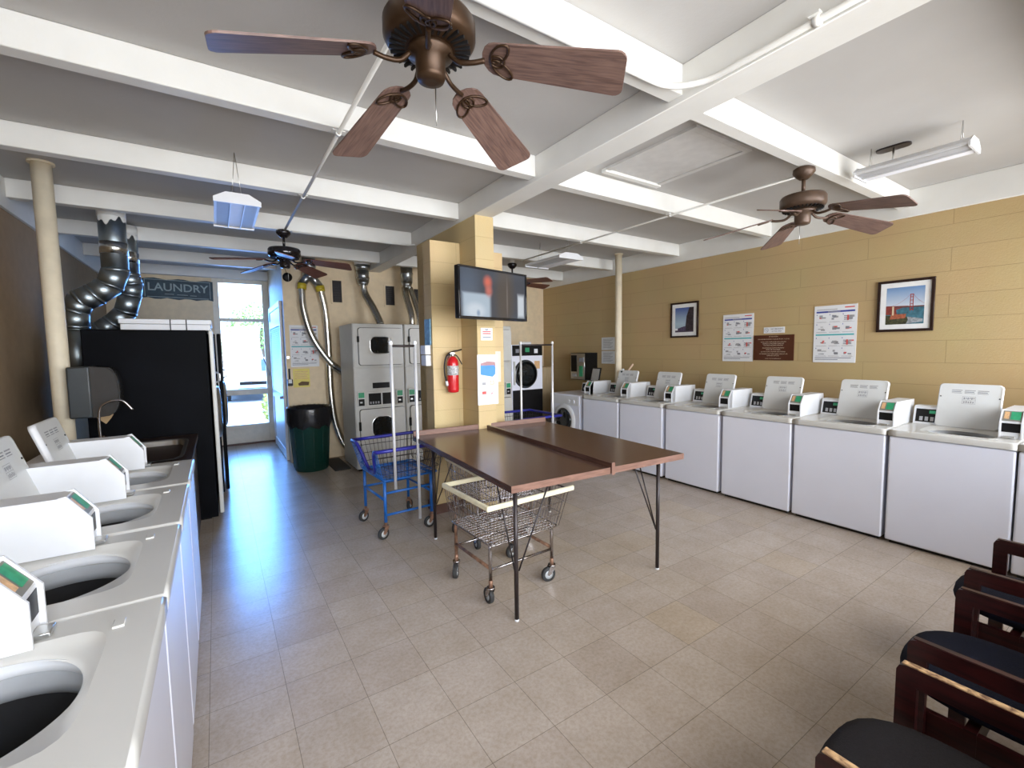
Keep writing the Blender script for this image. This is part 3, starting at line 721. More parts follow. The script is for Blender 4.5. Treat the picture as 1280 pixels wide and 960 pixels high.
# ------------------------------------------------------------------ ceiling lights
def lightfix(lab, x0, x1, y0, y1, z, panels=2):
    cx, cy = (x0+x1)/2, (y0+y1)/2; W, L = (x1-x0)/2, (y1-y0)/2
    t = thing('light_fixture', lab, 'ceiling light', (cx, cy, z), 0, 'hanging fluorescent light fixtures')
    b = MB(); b.prism([(-W, 0), (-W, 0.015), (-W*0.5, 0.055), (W*0.5, 0.055), (W, 0.015), (W, 0)], -L, L, WHITEP); b.build('housing', t)
    for s in (-1, 1):
        b = MB(); b.prism([(-W-0.004, -0.012), (-W-0.004, 0.02), (-W*0.5, 0.062), (W*0.5, 0.062), (W+0.004, 0.02), (W+0.004, -0.012)], s*L-0.006, s*L+0.006, WHITEP); b.build('end_cap', t)
    pm = mat('reflector_panel', (0.42, 0.43, 0.45), 0.5, metal=0.0, var=0.02); dm = mat('diffuser_panel', (0.82, 0.84, 0.90), 0.5, var=0.02)
    for k in range(panels):
        xa = -W+0.012+(2*W-0.024)*k/panels; xb = -W+0.012+(2*W-0.024)*(k+1)/panels
        b = MB(); b.prism([(xa+0.004, -0.002), (xb-0.004, -0.002), (xb-0.014, 0.0), (xa+0.014, 0.0)], -L+0.01, L-0.01, dm if k % 2 else pm); b.build('reflector', t)
        if k: MB().box(xa-0.003, xa+0.003, -L+0.01, L-0.01, -0.012, 0.0, WHITEP).build('divider', t)
    for s in (-0.8, 0.8):
        b = MB(); hz = ZC - z
        b.tube([(0, s*L, hz), (-0.03, s*L, 0.06)], 0.0022, STEEL, 6); b.tube([(0, s*L, hz), (0.03, s*L, 0.06)], 0.0022, STEEL, 6); b.build('hanger', t)
    return t
lightfix('light fixture with three panels hanging over the left aisle', 0.045, 0.325, 3.73, 4.46, 2.65, 3)
lightfix('slim light fixture hanging by the right wall above the chairs side', 3.94, 4.17, 0.83, 1.43, 2.82, 2)
lightfix('light fixture hanging between the television and the round post', 3.50, 3.88, 4.25, 4.95, 2.70, 2)
t = thing('junction_plate', 'dark oblong metal plate on the ceiling above the slim light fixture', 'cover plate', (4.15, 1.27, ZC))
b = MB(); b.prism(rrect(-0.045, 0.045, -0.10, 0.10, 0.04, 5), -0.012, 0.0, LEG, 'xy'); b.build('plate', t)
MB().cyl((0,0,-0.10), (0,0,-0.012), 0.006, STEEL, 8).build('stem', t)
# ceiling hatch
t = thing('ceiling_hatch', 'white framed access hatch in the ceiling right of the main beam', 'hatch', (2.96, 2.24, ZC))
b = MB()
X, Y = 0.33, 0.42
HP = mat('hatch_paint', (0.60, 0.59, 0.57), 0.6)
b.box(-X, X, -Y, -Y+0.045, -0.018, 0, HP); b.box(-X, X, Y-0.045, Y, -0.03, 0, BEAM); b.box(-X, -X+0.045, -Y+0.045, Y-0.045, -0.018, 0, HP); b.box(X-0.045, X, -Y+0.045, Y-0.045, -0.018, 0, HP); b.build('frame', t)
b = MB(); b.box(-X+0.055, X-0.055, -Y+0.055, Y-0.055, -0.012, 0, HP); b.build('panel', t)

# ------------------------------------------------------------------ stacked dryers
def make_stack(lab):
    t = thing('stacked_dryer', lab, 'dryer', (0,0,0), 0, 'grey stacked dryers along the back')
    W = 0.69; D = 0.71
    b = MB(); b.box(0.002, W-0.002, 0.01, D, 0.03, 1.965, GREYM, 0.008, 2); b.box(0.03, W-0.03, 0.05, D-0.03, 0, 0.04, DARKH); b.build('cabinet', t)
    b = MB(); b.box(0.01, W-0.01, -0.004, 0.010, 1.392, 1.962, GREYM, 0.005, 2); b.box(0.01, W-0.01, -0.004, 0.010, 0.04, 1.378, GREYM, 0.005, 2); b.build('front_panel', t)
    def door(x0, x1, z0, z1, wx0, wx1, wz0, wz1, shape):
        b = MB(); b.prism(rrect(x0, x1, z0, z1, 0.035, 5), -0.03, -0.006, GREYM2, 'xz', True); b.prism(rrect(x0-0.007, x1+0.004, z0-0.007, z1+0.007, 0.038, 5), -0.0065, -0.004, DARKH, 'xz'); d = b.build('door', t)
        b = MB()
        o = rrect(wx0, wx1, wz0, wz1, 0.07 if shape else 0.10, 6); cxx, czz = (wx0+wx1)/2, (wz0+wz1)/2
        A = [b.v((p, -0.0305, q)) for p, q in [((a-cxx)*1.10+cxx, (c-czz)*1.12+czz) for a, c in o]]; B = [b.v((p, -0.036, q)) for p, q in [((a-cxx)*1.04+cxx, (c-czz)*1.05+czz) for a, c in o]]; C_ = [b.v((p, -0.031, q)) for p, q in o]
        n = len(o)
        for i in range(n):
            b.f([A[i], A[(i+1)%n], B[(i+1)%n], B[i]], STEEL, True); b.f([B[i], B[(i+1)%n], C_[(i+1)%n], C_[i]], BLACK, True)
        b.f(C_, DGLASS); b.build('door_window', d)
        b = MB(); b.box(x0-0.018, x0+0.008, -0.034, -0.004, z0+(z1-z0)*0.62, z0+(z1-z0)*0.78, BLACK, 0.003, 1); b.build('door_handle', d)
    door(0.075, 0.67, 1.42, 1.905, 0.23, 0.51, 1.575, 1.785, 1)
    door(0.06, 0.67, 0.10, 0.83, 0.22, 0.50, 0.44, 0.715, 0)
    b = MB(); b.box(0.24, 0.47, -0.008, -0.003, 1.105, 1.18, BLACK, 0.002, 1); b.build('badge', t)
    for x0, x1 in ((0.03, 0.13), (0.55, 0.65)):
        b = MB(); b.box(x0, x1, -0.035, -0.004, 0.875, 1.075, GREYM2, 0.004, 1); c = b.build('coin_meter', t)
        b = MB(); b.box(x0+0.012, x1-0.012, -0.038, -0.035, 0.99, 1.06, GREEN); b.box(x0+0.012, x1-0.012, -0.038, -0.035, 0.885, 0.975, BLACK); b.box(x0+0.03, x1-0.04, -0.040, -0.038, 0.92, 0.94, STEEL); b.build('coin_label', c)
    b = MB(); b.box(0.16, 0.53, -0.012, -0.004, 0.865, 1.06, GREYM2, 0.003, 1); b.box(0.18, 0.345, -0.015, -0.012, 0.885, 1.04, BLACK); b.box(0.365, 0.515, -0.015, -0.012, 0.885, 1.04, BLACK)
    for k in range(4): b.box(0.195+k*0.035, 0.215+k*0.035, -0.0165, -0.015, 0.90, 0.93, INKL)
    b.build('display_panel', t)
    return t
st = make_stack('grey stacked dryer beside the flexible hoses, leftmost of the stacks'); st.location = (1.482, 6.01, 0)
dup(st, (2.174, 6.01, 0), 0, 'grey stacked dryer partly hidden by the block pier and the white rack pole')
dup(st, (3.262, 6.01, 0), 0, 'grey stacked dryer of which only a sliver shows right of the block pier')
# front service dryer white/black
t = thing('commercial_dryer', 'white dryer with large black round door and black lower panel, behind the rack cart', 'dryer', (4.27, 6.02, 0))
b = MB(); b.box(-0.31, 0.31, 0.0, 0.8, 0.03, 1.67, WHITE, 0.008, 2); b.box(-0.28, 0.28, 0.05, 0.75, 0, 0.04, DARKH); b.build('cabinet', t)
b = MB(); b.box(-0.30, 0.30, -0.012, 0.0, 1.49, 1.66, BLACK, 0.003, 1); cp = b.build('control_panel', t)
b = MB(); b.box(-0.05, 0.03, -0.015, -0.012, 1.55, 1.62, GREEN); b.box(0.13, 0.20, -0.015, -0.012, 1.53, 1.60, PAPER); b.box(-0.24, -0.13, -0.015, -0.012, 1.54, 1.60, INK); b.build('control_labels', cp)
b = MB(); b.lathe([(0.235, 0.0), (0.225, -0.02), (0.20, -0.028)], mat('door_ring_dark', (0.03,0.035,0.04), 0.3), (-0.04, 0.0, 1.19), 40, 'y', caps=False); b.lathe([(0.205, -0.026), (0.12, -0.034), (0.03, -0.036)], DGLASS, (-0.04, 0, 1.19), 36, 'y'); b.build('door', t)
b = MB(); b.box(-0.30, 0.30, -0.012, 0.0, 0.06, 0.93, BLACK, 0.003, 1); b.build('lower_panel', t)
b = MB(); b.box(-0.28, -0.255, -0.03, 0.0, 1.02, 1.40, GREYM, 0.004, 1); b.build('handle', t)
b = MB(); b.box(0.14, 0.25, -0.003, 0.0, 1.27, 1.40, AMBER); b.build('orange_sticker', t)['label'] = 'orange yellow warning sticker'
b = MB(); b.box(-0.10, 0.08, -0.0, 0.1, 1.67, 1.715, WHITEP, 0.004, 1); b.build('top_cap', t)
t = thing('wooden_cabinet', 'plain tan wooden cabinet standing right of the round door dryer', 'cabinet', (4.86, 6.62, 0))
b = MB(); b.box(-0.24, 0.24, -0.22, 0.24, 0, 1.27, WOODP, 0.003, 1); b.build('carcass', t)
b = MB(); b.box(-0.235, 0.235, -0.238, -0.22, 0.03, 1.25, WOODP, 0.003, 1); b.build('door', t)

# ------------------------------------------------------------------ ducts and hoses on back wall
def flex(b, pts, r, n=10, dens=0.016, m=None):
    P = smooth(pts, 10); L = sum((P[i+1]-P[i]).length for i in range(len(P)-1)); k = int(L/dens)*2
    acc = [0.0]
    for i in range(len(P)-1): acc.append(acc[-1]+(P[i+1]-P[i]).length)
    out = []
    for s in range(k+1):
        d = L*s/k; i = max(j for j in range(len(acc)-1) if acc[j] <= d+1e-9); tt = (d-acc[i])/max(1e-9, acc[i+1]-acc[i]); out.append(P[i].lerp(P[i+1], min(1, tt)))
    b.tube(out, lambda t: r*(1.0 if int(round(t*k)) % 2 else 0.80), m or FOIL, n)
t = thing('exhaust_duct', 'silver ceiling duct splitting into two long flexible foil hoses behind the bin', 'duct', (1.17, 6.98, ZC), 0, 'silver exhaust ducts on the back wall')
b = MB(); b.cyl((0,0,-0.0), (0,0,-0.06), 0.105, BEAM, 24); b.cyl((0,0,-0.06), (0,0,-0.32), 0.088, DUCT, 24); b.cyl((0,0,-0.18), (0,0,-0.20), 0.093, DUCT, 24); b.cyl((0,0,-0.32), (0,0,-0.38), 0.088, DUCT, 24, r2=0.06); b.build('collar', t)
b = MB(); b.cyl((0,0,-0.30), (-0.10,0,-0.45), 0.055, DUCT, 18); b.cyl((0,0,-0.30), (0.13,0,-0.47), 0.055, DUCT, 18); b.build('wye_fitting', t)
ty = mat('yellow_tape', (0.55, 0.43, 0.03), 0.45)
for x, z in ((-0.105, -0.46), (0.135, -0.48)):
    MB().cyl((x*0.95, 0, z+0.02), (x*1.05, 0, z-0.06), 0.062, ty, 18).build('tape_band', t)
b = MB(); flex(b, [(-0.11,0,-0.50), (-0.10,-0.01,-0.80), (-0.02,-0.02,-1.15), (0.12,-0.03,-1.42), (0.27,-0.05,-1.62), (0.38,-0.2,-1.72)], 0.052, 14); b.build('foil_hose', t)
b = MB(); flex(b, [(0.14,0,-0.52), (0.20,0.03,-0.85), (0.22,0.04,-1.4), (0.22,0.03,-2.0), (0.26,0.02,-2.45), (0.36,0.0,-2.78), (0.46,-0.05,-2.90)], 0.052, 14); b.build('foil_hose', t)
t = thing('exhaust_duct', 'silver duct dropping straight into the top of the leftmost dryer stack', 'duct', (1.91, 6.95, ZC), 0, 'silver exhaust ducts on the back wall')
b = MB(); b.cyl((0,0,0), (0,0,-0.12), 0.12, BEAM, 24); b.cyl((0,0,-0.12), (0,0,-0.20), 0.118, DUCT, 24, r2=0.095); b.cyl((0,0,-0.20), (0,0,-0.36), 0.09, DUCT, 24); b.cyl((0,0,-0.30), (0,0,-0.32), 0.096, DUCT, 24); b.cyl((0,0,-0.36), (0,0,-0.42), 0.09, DUCT, 24, r2=0.06); b.build('collar', t)
b = MB(); flex(b, [(0,0,-0.40), (0.02,-0.02,-0.55), (0.09,-0.18,-0.78), (0.14,-0.30,-0.98), (0.145,-0.32,-1.02)], 0.055, 14); b.build('foil_hose', t)
t = thing('exhaust_duct', 'silver duct with two short foil hoses next to the block pier', 'duct', (2.56, 6.85, ZC), 0, 'silver exhaust ducts on the back wall')
b = MB(); b.cyl((0,0,0), (0,0,-0.10), 0.11, BEAM, 24); b.cyl((0,0,-0.10), (0,0,-0.34), 0.09, DUCT, 24); b.cyl((0,0,-0.2), (0,0,-0.22), 0.097, DUCT, 24); b.cyl((0,0,-0.34), (0,0,-0.42), 0.09, DUCT, 24, r2=0.06); b.build('collar', t)
b = MB(); flex(b, [(-0.04,0,-0.42), (-0.05,-0.1,-0.6), (-0.03,-0.22,-0.85), (-0.03,-0.24,-1.02)], 0.050, 14); b.build('foil_hose', t)
b = MB(); flex(b, [(0.05,0,-0.42), (0.07,-0.1,-0.62), (0.085,-0.22,-0.85), (0.085,-0.24,-1.02)], 0.042, 14); b.build('foil_hose', t)
# vents on back wall
for x0, x1, z0, z1, lab in ((1.50, 1.63, 2.34, 2.66, 'black wall vent just right of the twin hoses'), (2.30, 2.44, 2.33, 2.63, 'black wall vent between the straight duct and the double hose duct'), (2.77, 2.90, 2.32, 2.61, 'black wall vent nearest the block pier')):
    t = thing('wall_vent', lab, 'vent', ((x0+x1)/2, YB, (z0+z1)/2), 0, 'black vents high on the back wall')
    W, H = (x1-x0)/2, (z1-z0)/2
    b = MB(); b.box(-W-0.025, W+0.025, -0.012, 0, -H-0.025, H+0.025, TANP, 0.003, 1); b.build('frame', t)
    b = MB(); b.box(-W, W, -0.016, -0.010, -H, H, BLACK)
    for k in range(14): b.box(-W, W, -0.020, -0.014, -H+0.005+2*H*k/14, -H+0.012+2*H*k/14, LEG)
    b.build('grille', t)

# ------------------------------------------------------------------ printed things
def sheet(name, lab, cat, loc, rz, W, H, base, thick=0.004, group=None):
    t = thing(name, lab, cat, loc, rz, group)
    MB().box(-W/2, W/2, -thick, 0, -H/2, H/2, base).build('sheet', t)
    return t
def instr_poster(lab, loc, rz, W, H, mirror=False):
    t = sheet('instruction_poster', lab, 'poster', loc, rz, W, H, PAPER, 0.005, 'washing instruction posters')
    b = MB(); yy = -0.0058
    def R_(u0, u1, v0, v1, m, o=0.0): b.quad([(W*(u0-.5), yy-o, H*(v0-.5)), (W*(u1-.5), yy-o, H*(v0-.5)), (W*(u1-.5), yy-o, H*(v1-.5)), (W*(u0-.5), yy-o, H*(v1-.5))], m)
    R_(.06, .55, .925, .937, INKL); R_(.72, .94, .945, .965, INKR)
    R_(.05, .95, .875, .905, INKB); R_(.05, .95, .475, .50, INKT); R_(.33, .62, .884, .896, INKL, .0004)
    rnd = random.Random(3)
    for row, (v0, v1) in enumerate(((.72, .85), (.54, .68), (.30, .44), (.12, .26))):
        for c in range(3):
            u0 = .06+.31*c; u1 = u0+.27
            R_(u0, u1, v0-.015, v0-.012, INKL); R_(u0, u0+.015, v1-.02, v1, INKB)
            for k in range(4):
                a = u0+.04+rnd.random()*.12; q = v0+.02+rnd.random()*.06; ww = .04+rnd.random()*.08; hh = .01+rnd.random()*.03
                R_(a, min(a+ww, u1), q, q+hh, rnd.choice((INK, INKL, INK, INKL, INKL, INKR)), .0002*k)
            if c == 2 and row in (0, 2):
                for k in range(3): R_(u0+.03, u0+.22, v0+.02+.03*k, v0+.034+.03*k, INK, .0005)
                R_(u0+.10, u0+.14, v0+.01, v0+.10, INKR, .0008)
            for k in range(3): R_(u0, u0+.18+.07*rnd.random(), v0-.006+.0*k, v0-.002, INKL)
    for k, u in enumerate((.9, .6)): R_(.05, u, .075-.03*k, .087-.03*k, INK)
    b.build('print', t)
    return t
XW = XR
instr_poster('white washing instruction poster left of the brown notice board', (XW-0.001, 3.14, 1.70), -PI/2, 0.39, 0.585)
instr_poster('white washing instruction poster hanging between the brown notice and the bridge photo', (XW-0.001, 2.09, 1.71), -PI/2, 0.39, 0.60)
instr_poster('white instruction poster on the back wall beside the foil hoses', (1.08, YB-0.001, 1.69), 0, 0.38, 0.60)
t = sheet('notice_sign', 'dark brown notice board with pale lettering beside the left instruction poster', 'sign', (XW-0.001, 2.706, 1.573), -PI/2, 0.45, 0.295, BROWNS, 0.012)
b = MB(); T = lambda z: Matrix.Translation((0, -0.0125, z)) @ Matrix.Rotation(PI/2, 4, 'X')
lines = [(0.128, 'ATTENTION', .018), (0.098, 'THIS WASHER IS LIMITED TO 20 LBS. OF DRY CLOTHES', .0145), (0.066, 'HEAVY ITEMS COMFORTERS AND RUGS DO', .0145), (0.046, 'DAMAGE TO MACHINES. PLEASE USE', .0145), (0.026, 'THE LARGE MACHINES PROVIDED', .0145), (-0.004, 'PLEASE REMOVE CLOTHES PROMPTLY', .0145), (-0.024, 'WHEN THE CYCLE ENDS', .0145), (-0.048, 'DO NOT LEAVE CHILDREN UNATTENDED', .0145), (-0.074, 'THE OWNER IS NOT RESPONSIBLE FOR LOST OR', .0145), (-0.094, 'DAMAGED ARTICLES', .0145), (-0.128, 'THANK YOU, THE MANAGEMENT', .012)]
for z, s, sz in lines: b.text(s, sz, T(z), mat('sign_lettering', (0.55, 0.45, 0.34), 0.6), 0.0004)
b.build('lettering', t)
t = sheet('small_sign', 'small white strip sign right above the brown notice board', 'sign', (XW-0.001, 2.705, 1.777), -PI/2, 0.235, 0.07, PAPER, 0.004)
b = MB(); T = lambda x, z: Matrix.Translation((x, -0.0045, z)) @ Matrix.Rotation(PI/2, 4, 'X')
b.text('NO SMOKING', 0.022, T(0.035, 0.012), INK, 0.0003, 0.0004); b.text('IN THIS AREA', 0.018, T(0.03, -0.014), INK, 0.0003, 0.0003)
b.tube([(-0.085+0.022*math.cos(a), -0.0055, 0.022*math.sin(a)) for a in [2*PI*i/16 for i in range(16)]], 0.0014, INK, 6, closed=True); b.tube([(-0.10, -0.0055, 0.015), (-0.07, -0.0055, -0.015)], 0.0014, INK, 6); b.build('lettering', t)
for z, lab in ((1.667, 'upper of the two pale paper notices left of the round post'), (1.441, 'lower of the two pale paper notices left of the round post')):
    t = sheet('paper_notice', lab, 'notice', (XW-0.001, 5.36, z), -PI/2, 0.30, 0.21, mat('grey_paper', (0.66, 0.68, 0.68), 0.7), 0.003, 'pale notices by the post')
    b = MB()
    for k in range(8): b.quad([(-.11, -.0036, .07-.02*k), (.11-.03*(k % 3), -.0036, .07-.02*k), (.11-.03*(k % 3), -.0036, .078-.02*k), (-.11, -.0036, .078-.02*k)], INKL)
    b.build('print', t)

# framed pictures
def picture(lab, loc, W, H, fr, mt):
    t = thing('framed_picture', lab, 'picture', loc, -PI/2)
    b = MB(); F_ = mat('frame_black_brown', (0.02, 0.008, 0.006), 0.3)
    b.box(-W/2, W/2, -0.022, 0, H/2-fr, H/2, F_, 0.002, 1); b.box(-W/2, W/2, -0.022, 0, -H/2, -H/2+fr, F_, 0.002, 1); b.box(-W/2, -W/2+fr, -0.022, 0, -H/2+fr, H/2-fr, F_, 0.002, 1); b.box(W/2-fr, W/2, -0.022, 0, -H/2+fr, H/2-fr, F_, 0.002, 1); b.build('frame', t)
    MB().box(-W/2+fr, W/2-fr, -0.010, 0, -H/2+fr, H/2-fr, mat('mat_board', (0.80, 0.80, 0.79), 0.7)).build('mat_board', t)
    return t, W/2-fr-mt, H/2-fr-mt
def grad(name, stops, h):
    m, n, l, bs = nt(name); bs.inputs['Roughness'].default_value = 0.35
    tc = n.new('ShaderNodeTexCoord'); sp = n.new('ShaderNodeSeparateXYZ'); l.new(tc.outputs['Object'], sp.inputs[0])
    mr = n.new('ShaderNodeMapRange'); mr.inputs['From Min'].default_value = -h; mr.inputs['From Max'].default_value = h; l.new(sp.outputs['Z'], mr.inputs['Value'])
    rp = n.new('ShaderNodeValToRGB'); e = rp.color_ramp.elements; e[0].position = stops[0][0]; e[0].color = (*stops[0][1], 1); e[1].position = stops[-1][0]; e[1].color = (*stops[-1][1], 1)
    for p, c in stops[1:-1]: x = e.new(p); x.color = (*c, 1)
    l.new(mr.outputs[0], rp.inputs[0]); l.new(rp.outputs[0], bs.inputs['Base Color']); return m
t, hw, hh = picture('black framed photo of a red suspension bridge over water', (XW-0.001, 1.52, 1.955), 0.42, 0.485, 0.024, 0.045)
b = MB()
def q(u0, u1, v0, v1, m, o=0): b.quad([(hw*u0, -.0105-o, hh*v0), (hw*u1, -.0105-o, hh*v0), (hw*u1, -.0105-o, hh*v1), (hw*u0, -.0105-o, hh*v1)], m)
def pl(pts, m, o=0): b.quad([(hw*u, -.0105-o, hh*v) for u, v in pts], m)
q(-1, 1, -1, 1, grad('photo_sky', [(0, (.5,.6,.7)), (.5, (.55, .62, .70)), (1, (.14, .27, .50))], hh))
q(-1, 1, -1, -.05, mat('photo_sea', (.05, .15, .20), .4, var=.4, scale=30), .0003)
pl([(-1, -.45), (-.4, -.5), (-.45, -.2), (.25, -.02), (-.3, 0), (-1, .02)], mat('photo_hill', (.22, .04, .03), .5, var=.3, scale=40), .0006)
q(-.5, 1, -.11, -.04, mat('photo_shore', (.12,.05,.05), .5), .0007)
pl([(-1, -1), (.1, -1), (.25, -.62), (-.2, -.55), (-1, -.5)], mat('photo_rock', (.05, .05, .02), .6, var=.6, scale=60), .0008)
pl([(-.78, -.72), (.05, -.68), (.1, -.45), (-.7, -.45)], mat('photo_fort', (.35, .10, .05), .6, var=.4, scale=60), .0010)
q(-.66, -.56, -.5, -.02, mat('photo_lighthouse', (.62, .52, .35), .6), .0012)
pl([(.1, -.98), (.95, -.9), (.95, -.75), (.15, -.6), (.2, -.8)], mat('photo_foam', (.30, .32, .34), .6, var=.4, scale=60), .0009)
BR = mat('photo_bridge_red', (.42, .04, .03), .5)
for u in (.27, .41): q(u, u+.035, -.30, .60, BR, .0013)
for v in (.57, .42, .25, .05, -.1, -.25): q(.27, .445, v, v+.035, BR, .0013)
b.tube([(hw*(-1+1.3*i/10), -.0118, hh*(-.02+.62*(i/10)**2.2)) for i in range(11)], .0007, BR, 5); b.tube([(hw*(.44+.56*i/6), -.0118, hh*(.6-.55*(i/6)**.7)) for i in range(7)], .0007, BR, 5)
b.build('photo_print', t)
t, hw, hh = picture('smaller black framed photo of a dark building against blue sky', (XW-0.001, 3.905, 1.97), 0.44, 0.485, 0.024, 0.05)
b = MB()
q(-1, 1, -1, 1, grad('photo_sky_blue', [(0, (.35,.45,.5)), (.35, (.40, .52, .60)), (1, (.05, .09, .30))], hh))
pl([(-1, -1), (1, -1), (1, -.4), (-.1, -.55), (-1, -.75)], mat('photo_street', (.07,.05,.09), .5, var=.5, scale=60), .0004)
pl([(.15, -.9), (1, -.9), (1, 1), (.55, 1), (.25, .3), (.15, -.4)], mat('photo_building', (.035, .025, .03), .5, var=.5, scale=50), .0006)
pl([(-1, -.85), (-.7, -.85), (-.7, -.7), (-1, -.68)], PAPER, .0008)
b.build('photo_print', t)

# ------------------------------------------------------------------ payment kiosk, things behind the far right washers
t = thing('change_machine', 'black sided wall machine with steel front near the far end of the right wall', 'change machine', (XR, 5.62, 1.06), -PI/2)
b = MB(); b.box(-0.13, 0.23, -0.29, 0, 0, 0.46, BLACK, 0.004, 1); b.build('case', t)
t.location = (XR, 5.84, 1.06)
b = MB(); b.box(-0.225, 0.125, -0.302, -0.29, 0.01, 0.45, STEEL, 0.003, 1); fc = b.build('front_plate', t)
fc.location = (0.105, 0, 0)
b = MB(); b.box(-0.205, -0.065, -0.307, -0.302, 0.14, 0.42, BLACK); b.box(0.0, 0.08, -0.309, -0.302, 0.06, 0.24, GREEN); b.box(0.0, 0.10, -0.309, -0.302, 0.30, 0.38, INK); b.box(-0.19, -0.08, -0.309, -0.302, 0.05, 0.11, INKL); b.build('keypad', fc).location = (-0.0, 0, 0)
t = thing('tabletop_frame', 'small black photo frame leaning behind the front loader', 'frame', (5.02, 5.02, 0.92), -PI/2-0.2)
M = Matrix.Rotation(-0.2, 4, 'X')
b = MB(M); b.box(-0.12, 0.12, -0.01, 0.01, 0.0, 0.23, BLACK, 0.003, 1); b.build('frame', t)
b = MB(M); b.box(-0.10, 0.10, -0.013, -0.010, 0.02, 0.21, mat('grey_print', (0.45, 0.45, 0.44), 0.4)); b.build('picture', t)
t.location = (4.98, 4.93, 1.07); 
t.name = 'tabletop_frame'; t.location = (4.99, 5.20, 1.062)
t = thing('supply_caddy', 'small caddy of bottles and a wooden stick standing beside the round post', 'caddy', (5.058, 4.62, 1.075))
b = MB(); b.box(-0.05, 0.05, -0.10, 0.10, 0, 0.10, mat('caddy_brown', (0.22, 0.06, 0.03), 0.5), 0.004, 1); b.build('tray', t)
b = MB(); b.cyl((0, 0.05, 0.01), (0, 0.05, 0.18), 0.035, BINS, 14); b.cyl((0, 0.05, 0.18), (0, 0.05, 0.21), 0.018, PAPER, 12); b.build('bottle', t)
b = MB(); b.cyl((0, 0.08, 0.05), (0.0, -0.14, 0.28), 0.014, mat('pale_stick', (0.55, 0.38, 0.26), 0.6), 10); b.build('stick', t)

# ------------------------------------------------------------------ pier things
t = thing('fire_extinguisher', 'red fire extinguisher hung on the left wing of the block pier', 'fire extinguisher', (1.90, 3.925, 1.19))
b = MB(); b.lathe([(0.03, 0), (0.052, 0.006), (0.056, 0.03), (0.056, 0.28), (0.050, 0.315), (0.03, 0.34), (0.018, 0.35)], RED, (0,0,0), 28); cy = b.build('cylinder', t)
b = MB(); b.lathe([(0.0572, 0.17), (0.0572, 0.26)], mat('extinguisher_label', (0.40, 0.40, 0.40), 0.5, var=0.6, scale=60), (0,0,0), 28, caps=False); b.build('instruction_label', cy)
b = MB(); b.cyl((0,0,0.345), (0,0,0.375), 0.02, STEEL, 14); b.box(-0.025, 0.02, -0.012, 0.012, 0.37, 0.385, STEEL); b.build('valve', t)
b = MB(); b.tube(smooth([(-0.05, 0, 0.372), (0.0, 0, 0.395), (0.06, 0, 0.405), (0.10, 0, 0.415)], 5), 0.007, LEG, 8); b.tube(smooth([(0.0, 0, 0.372), (0.05, 0, 0.35), (0.10, -0.0, 0.27)], 5), 0.006, LEG, 8); b.build('lever', t)
b = MB(); b.tube(smooth([(-0.015, 0, 0.37), (-0.06, 0, 0.355), (-0.085, 0, 0.28), (-0.085, 0, 0.18), (-0.07, 0, 0.11)], 6), 0.008, BLACK, 8); b.cyl((-0.07, 0, 0.115), (-0.062, 0, 0.07), 0.013, PAPER, 12); b.build('hose', t)
b = MB(); b.box(-0.03, 0.03, 0.055, 0.075, 0.25, 0.36, STEEL); b.build('wall_bracket', t)
t = sheet('safety_poster', 'white poster with a blue cart drawing and four round icons on the pier', 'poster', (2.145, 3.679, 1.315), 0, 0.225, 0.475, PAPER, 0.005)
b = MB(); yy = -0.0056
def poly(pts, m, o=0): b.quad([(x, yy-o, z) for x, z in pts], m)
poly([(-0.08, 0.05), (0.05, 0.025), (0.08, 0.05), (0.085, 0.11), (0.07, 0.135), (-0.08, 0.135)], BLUEP)
poly([(-0.08, 0.135), (0.07, 0.135), (0.085, 0.11), (0.08, 0.165), (0.0, 0.175), (-0.08, 0.155)], mat('poster_mauve', (0.40, 0.22, 0.22), 0.6), .0002)
for i, (cx, cz) in enumerate(((-0.045, -0.03), (0.045, -0.03), (-0.045, -0.125), (0.045, -0.125))):
    b.tube([(cx+0.034*math.cos(a), yy-0.001, cz+0.038*math.sin(a)) for a in [2*PI*k/24 for k in range(24)]], 0.0011, INKR if i > 1 else INKL, 5, closed=True)
    if i == 0: poly([(cx-.02, cz-.02), (cx+.02, cz-.02), (cx+.02, cz+.005), (cx-.02, cz+.005)], INKL, .0004)
    if i == 1: poly([(cx-.02, cz-.02), (cx+.02, cz-.02), (cx+.02, cz+.02), (cx-.02, cz+.02)], AMBER, .0004); poly([(cx-.014, cz-.014), (cx+.01, cz-.014), (cx+.01, cz+.014), (cx-.014, cz+.014)], PAPER, .0006)
    if i == 2: poly([(cx-.022, cz-.012), (cx+.022, cz-.012), (cx+.022, cz+.015), (cx-.022, cz+.015)], INKR, .0004)
    if i == 3: poly([(cx-.018, cz), (cx-.006, cz-.022), (cx+.02, cz+.025), (cx-.006, cz-.008)], INKR, .0004)
for k in range(3): poly([(-.07, .205-.01*k), (.07, .205-.01*k), (.07, .208-.01*k), (-.07, .208-.01*k)], INKL)
for k in range(3): poly([(-.07, -.19-.012*k), (.07, -.19-.012*k), (.07, -.187-.012*k), (-.07, -.187-.012*k)], INKL)
b.build('print', t)
t = sheet('small_notice', 'small white notice with red and black print above the blue cart poster', 'notice', (2.14, 3.679, 1.745), 0, 0.125, 0.115, PAPER, 0.004)
b = MB()
for k, m in ((0, INKR), (1, INKR), (3, INK)): poly([(-.045, .018-.018*k), (.045, .018-.018*k), (.045, .028-.018*k), (-.045, .028-.018*k)], m)
poly([(-.015, .036), (.012, .036), (.015, .05), (-.005, .045), (-.018, .052)], INK)
b.build('print', t)
t = sheet('pink_notice', 'pale pink sheet beside the blue cart poster on the pier wing', 'notice', (2.30, 3.999, 1.42), 0, 0.10, 0.32, PINK, 0.003)
t.location = (2.44, 3.999, 1.42)
